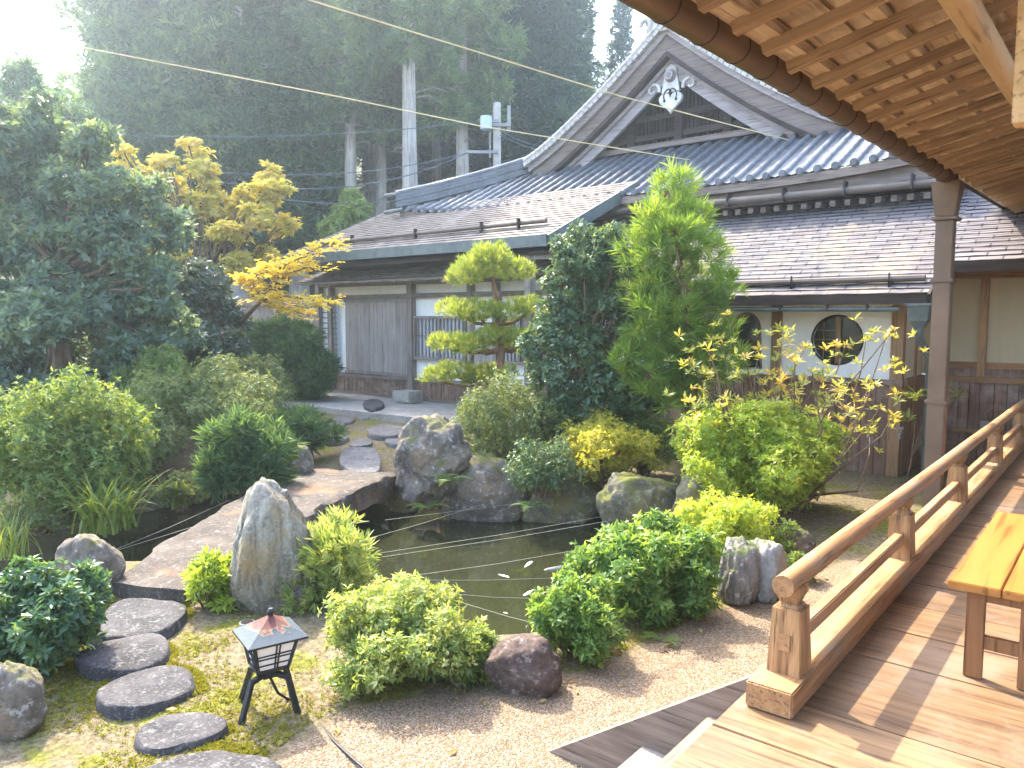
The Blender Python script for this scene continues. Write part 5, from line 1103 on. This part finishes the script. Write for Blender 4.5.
ro = plant('maple_tree', 'yellow autumn maple rising between the dark evergreen and the wing', 'tree', b, fracture(L, 6, .5, .5, rng), 'l_maple', 48, dict(k=8, L=.14, W=.065, spread=(50, 100), droop=.2), 53, nst=50, stemr=.045, bark='bark', part='crown', trunk=([b, b + np.array([.1, 0, 1.2]), b + np.array([.15, .1, 2.2])], [.15, .12, .1]), up=1.2, shell=.6)
# low branch of the maple reaching over the wing's eaves
rng = np.random.default_rng(54); tp = 12.6; P_ = [(230, 330, 0), (262, 300, 0), (285, 280, 0)]
br = [AD(215, 345, 14.6), AD(245, 318, 13.4), AD(262, 300, tp)]
twg = [[(262, 300), (275, 275), (292, 262), (318, 248), (340, 240)], [(262, 300), (252, 282), (240, 276)], [(262, 300), (285, 296), (312, 300), (345, 305)], [(275, 275), (300, 270), (325, 262)], [(262, 300), (290, 310), (310, 316)], [(252, 282), (262, 268), (285, 266)]]
mb = MB(); mb.tube(br, [.05, .04, .03], 7); tips = []
for tw in twg:
    pts = [AD(x, y, tp + rng.uniform(-.1, .1)) for x, y in tw]; mb.tube(pts, list(np.linspace(.022, .005, len(pts))), 6)
    for a, b_ in zip(pts[:-1], pts[1:]):
        for k in range(26): f = rng.uniform(); tips.append(a + (b_ - a) * f + rng.normal(0, 1, 3) * np.array([.13, .13, .05]))
root = empty('maple_branch_tree', AD(215, 400, 14.6) * np.array([1, 1, 0]) + np.array([0, 0, .3]), 'slender orange-leaved maple whose layered branches reach across the corner of the wing', 'tree')
mb.tube([AD(215, 400, 14.6), br[0]], [.06, .05], 7); mb.build('trunk', M['bark'], root, True); T = np.array(tips)
V, Fc, t = rosettes(T, np.tile([[0, 0, 1.]], (len(T), 1)) + rng.normal(0, .25, T.shape), 8, .085, .034, rng, (60, 100), .1, .2); np_mesh('crown', V, Fc, M['l_branch'], root, {'tint': t})
rng = np.random.default_rng(55); tp = 24; b = AD(352, 300, tp); b[2] = .5
L = pxl([(350, 200, 12), (342, 215, 14), (360, 215, 14), (335, 232, 14), (356, 235, 16), (372, 225, 8)], tp, rng, .8)
plant('young_broadleaf_tree', 'small yellow-green tree behind the left end of the shingle roof', 'tree', b, L, 'l_azalea', 55, dict(k=7, L=.16, W=.06), 55, stemr=.04, bark='bark', part='crown', trunk=([b, b + np.array([0, 0, 2.5])], [.09, .06]))
rng = np.random.default_rng(56); tp = 20; b = AD(30, 420, tp); b[2] = .5
L = pxl([(10, 75, 16), (35, 78, 14), (-5, 100, 24), (30, 105, 26), (60, 112, 20), (80, 120, 18), (10, 135, 30), (50, 145, 30), (85, 150, 24), (105, 160, 22), (70, 180, 30), (110, 195, 26), (20, 190, 40), (120, 235, 26), (90, 230, 30)], tp, rng, .9)
plant('misty_tree', 'hazy blue-green tree rising behind the large dark evergreen', 'tree', b, fracture(L, 6, .5, .6, rng), 'l_hinoki', 30, dict(k=8, L=.24, W=.07, spread=(30, 90)), 56, stemr=.06, bark='bark', part='crown', trunk=([b, b + np.array([0, 0, 3]), b + np.array([.1, 0, 5])], [.2, .16, .1]), shell=.5)

# ------------------------------------------------------------------ cedar forest
def cedar_parts(seed, H_, clear, R, key, dens, L, W, k, droop):
    rng = np.random.default_rng(seed); lob = []; mb = MB(); z = clear
    mb.tube([(rng.normal(0, .03) * (i > 0), rng.normal(0, .03) * (i > 0), H_ * f) for i, f in enumerate(np.linspace(0, 1, 9))], [.34 * (1 - .9 * f) + (.12 if f == 0 else 0) for f in np.linspace(0, 1, 9)], 10)
    while z < H_ - .3:
        f = (z - clear) / (H_ - clear); rr = R * (1 - f) ** .75 * (.55 + .45 * min(1, f * 5)) + .25; nb = max(3, int(rr * 2.1)); a0 = rng.uniform(0, 6.28)
        for i in range(nb):
            a = a0 + 6.283 * i / nb + rng.uniform(-.4, .4); l = rr * rng.uniform(.55, 1.12); e = np.array([math.cos(a) * l, math.sin(a) * l, z - droop * l + rng.uniform(-.2, .2)]); s = rng.uniform(.5, .85) * (.6 + .4 * (1 - f)) * R / 2.6
            lob.append((e * np.array([.85, .85, 1]), (s, s, s * .8))); lob.append((e * np.array([.5, .5, 1]) + np.array([0, 0, droop * l * .4]), (s * .8,) * 3))
            if i % 2 == 0: mb.tube([(0, 0, z), tuple(e * np.array([.5, .5, 1]) + np.array([0, 0, droop * l * .3])), tuple(e)], [.06, .04, .015], 5)
        z += rng.uniform(1.05, 1.55) * (.7 + .3 * (1 - f))
    for i in range(9):
        zz = rng.uniform(clear * .35, clear); a = rng.uniform(0, 6.28); l = rng.uniform(.5, 1.6); mb.tube([(0, 0, zz), (math.cos(a) * l * .6, math.sin(a) * l * .6, zz + .1), (math.cos(a) * l, math.sin(a) * l, zz - .15)], [.03, .018, .006], 5)
    T, A = lobe_tips(lob, dens, rng, up=.1, inner=.08, shell=.4, gaps=.15, ragged=.25)
    V, Fc, t = rosettes(T, A, k, L, W, rng, (15, 70), .1, .15); return V, Fc, t, mb
PROTO = []
for nm, args in (('a', (61, 25, 8.5, 2.7, 'l_cedar', 17, .34, .075, 7, .28)), ('b', (62, 22, 10.5, 2.4, 'l_cedar', 17, .34, .075, 7, .3)), ('c', (63, 24, 5.0, 3.3, 'l_hinoki', 15, .36, .09, 7, .15)), ('d', (64, 24, 3.5, 3.0, 'l_cedar', 16, .34, .08, 7, .25))):
    V, Fc, t, mb = cedar_parts(*args); root = empty('cedar_tree'); np_mesh('crown', V, Fc, M[args[4]], root, {'tint': t}); mb.build('trunk', M['cedarbark'], root, True); PROTO.append(root)
GC = 'cedars in the hazy forest behind the temple'
CED = [  # px, depth, proto, scale, label
 (355, 34, 0, .95, 'forest cedar with a pale bare trunk, leftmost of the clear trunks behind the wing'), (381, 36, 1, 1., 'thin-trunked forest cedar just left of the thickest pale trunk'),
 (412, 29, 1, 1.12, 'forest cedar with the thickest pale trunk, rising over the left end of the hall ridge'), (438, 41, 1, 1., 'forest cedar with a brownish trunk between the thickest trunk and the utility pole'),
 (462, 33, 0, 1., 'slender forest cedar standing just left of the utility pole'), (541, 36, 2, .9, 'dark conifer right of the utility pole, above the left slope of the gable'),
 (372, 44, 1, 1.1, None), (325, 40, 0, 1.05, None), (398, 50, 3, 1.1, None), (425, 52, 3, 1.15, None), (450, 54, 3, 1.2, None), (480, 46, 2, 1., None), (512, 44, 2, 1., None), (498, 56, 0, 1.2, None), (560, 48, 3, 1.0, None), (535, 54, 2, 1.1, None),
 (300, 36, 3, 1.1, None), (270, 40, 3, 1.15, None), (240, 34, 3, 1.1, None), (210, 38, 3, 1.2, None), (180, 33, 3, 1.1, None), (160, 38, 3, 1.15, None), (170, 42, 3, 1.05, None), (136, 32, 3, 1., 'tall misty cedar at the left end of the forest, beside the bright sky'), (285, 50, 3, 1.3, None), (345, 54, 0, 1.3, None), (225, 50, 3, 1.3, None), (160, 46, 3, 1.2, None), (410, 60, 3, 1.3, None), (470, 62, 3, 1.3, None), (250, 58, 3, 1.3, None), (315, 60, 3, 1.3, None), (370, 62, 3, 1.3, None), (530, 66, 3, 1.2, None),
 (615, 52, 2, .60, 'shorter conifer below the patch of sky, left of the gable peak'), (655, 46, 2, .60, 'rounded conifer right behind the gable peak'), (700, 50, 2, .66, None), (548, 40, 2, .78, None), (660, 60, 2, .66, None)]
used = set(); rg = random.Random(9)
for px, d, k, sc, lab in CED:
    o = PROTO[k] if k not in used else copy_tree(PROTO[k]); used.add(k)
    p = AD(px, 316, d); z = float(gz(p[0], p[1])); o.location = (p[0], p[1], z - .2); o.rotation_euler = (rg.uniform(-.02, .02), rg.uniform(-.02, .02), rg.uniform(0, 6.28)); sc *= rg.uniform(.97, 1.03); o.scale = (sc, sc, sc)
    tag(o, lab or 'tall cedar in the dim hazy forest, trunk partly hidden by other trees', 'cedar tree', GC)

# ------------------------------------------------------------------ moss tufts and fallen leaves
rng = np.random.default_rng(71); n = 60000
qx = rng.uniform(-6.6, -2.2, n); qy = rng.uniform(.9, 6.0, n)
k = (poly_sd(GRAV, qx, qy) < -.02) & (poly_sd(POND, qx, qy) < -.12) & (wob(qx * 2.5 + 3, qy * 2.5) + rng.normal(0, .22, n) + .5 * (qx < -4.6) > .32); qx, qy = qx[k], qy[k]
for L_, lb in SP:
    O_ = np.array([AZ(x, y, .04)[:2] for x, y in c2(L_)]); m_ = 2600; a_ = rng.integers(0, len(O_), m_); f_ = rng.uniform(0, 1, (m_, 1)); q_ = O_[a_] * (1 - f_) + O_[(a_ + 1) % len(O_)] * f_; q_ = q_ + norm(q_ - O_.mean(0)) * (rng.uniform(-.05, .07, (m_, 1)))
    kk = wob(q_[:, 0] * 4, q_[:, 1] * 4) > -.25; qx = np.concatenate([qx, q_[kk, 0]]); qy = np.concatenate([qy, q_[kk, 1]])
T = np.stack([qx, qy, gz(qx, qy) + .004], 1); V, Fc, t = rosettes(T, np.tile([[0, 0, 1.]], (len(T), 1)) + rng.normal(0, .3, T.shape), 5, .016, .007, rng, (15, 85), .1, .1)
o = np_mesh('moss', V, Fc, M['l_moss'], None, {'tint': t}); tag(o, 'yellow-green moss growing round the stepping stones and the lantern', 'moss', None, 'stuff')
n = 900; qx = rng.uniform(-6.5, -1.4, n); qy = rng.uniform(1.2, 8.5, n); k = (poly_sd(POND, qx, qy) < -.15) & ((np.abs(poly_sd(GRAV, qx, qy)) < .35) | (rng.uniform(0, 1, n) < .25)); qx, qy = qx[k], qy[k]
T = np.stack([qx, qy, gz(qx, qy) + .012], 1); V, Fc, t = rosettes(T, np.tile([[0, 0, 1.]], (len(T), 1)), 1, .05, .022, rng, (75, 100), .3, .1)
tag(np_mesh('fallen_leaves', V, Fc, M['l_fallen'], None, {'tint': t}), 'scattered fallen leaves along the gravel edge', 'fallen leaves', None, 'stuff')

# ------------------------------------------------------------------ air
n = NT('thin_morning_haze'); pv = n.n('VolumePrincipled'); pv.inputs['Color'].default_value = (.76, .9, 1, 1); pv.inputs['Density'].default_value = HAZE; pv.inputs['Anisotropy'].default_value = .75
n.t.links.new(pv.outputs[0], n.out.inputs['Volume']); n.t.links.remove(n.out.inputs[0].links[0])
mb = MB(); mb.box(-150, 90, -90, 150, -4, 52); tag(mb.build('haze', n.m), kind='stuff')
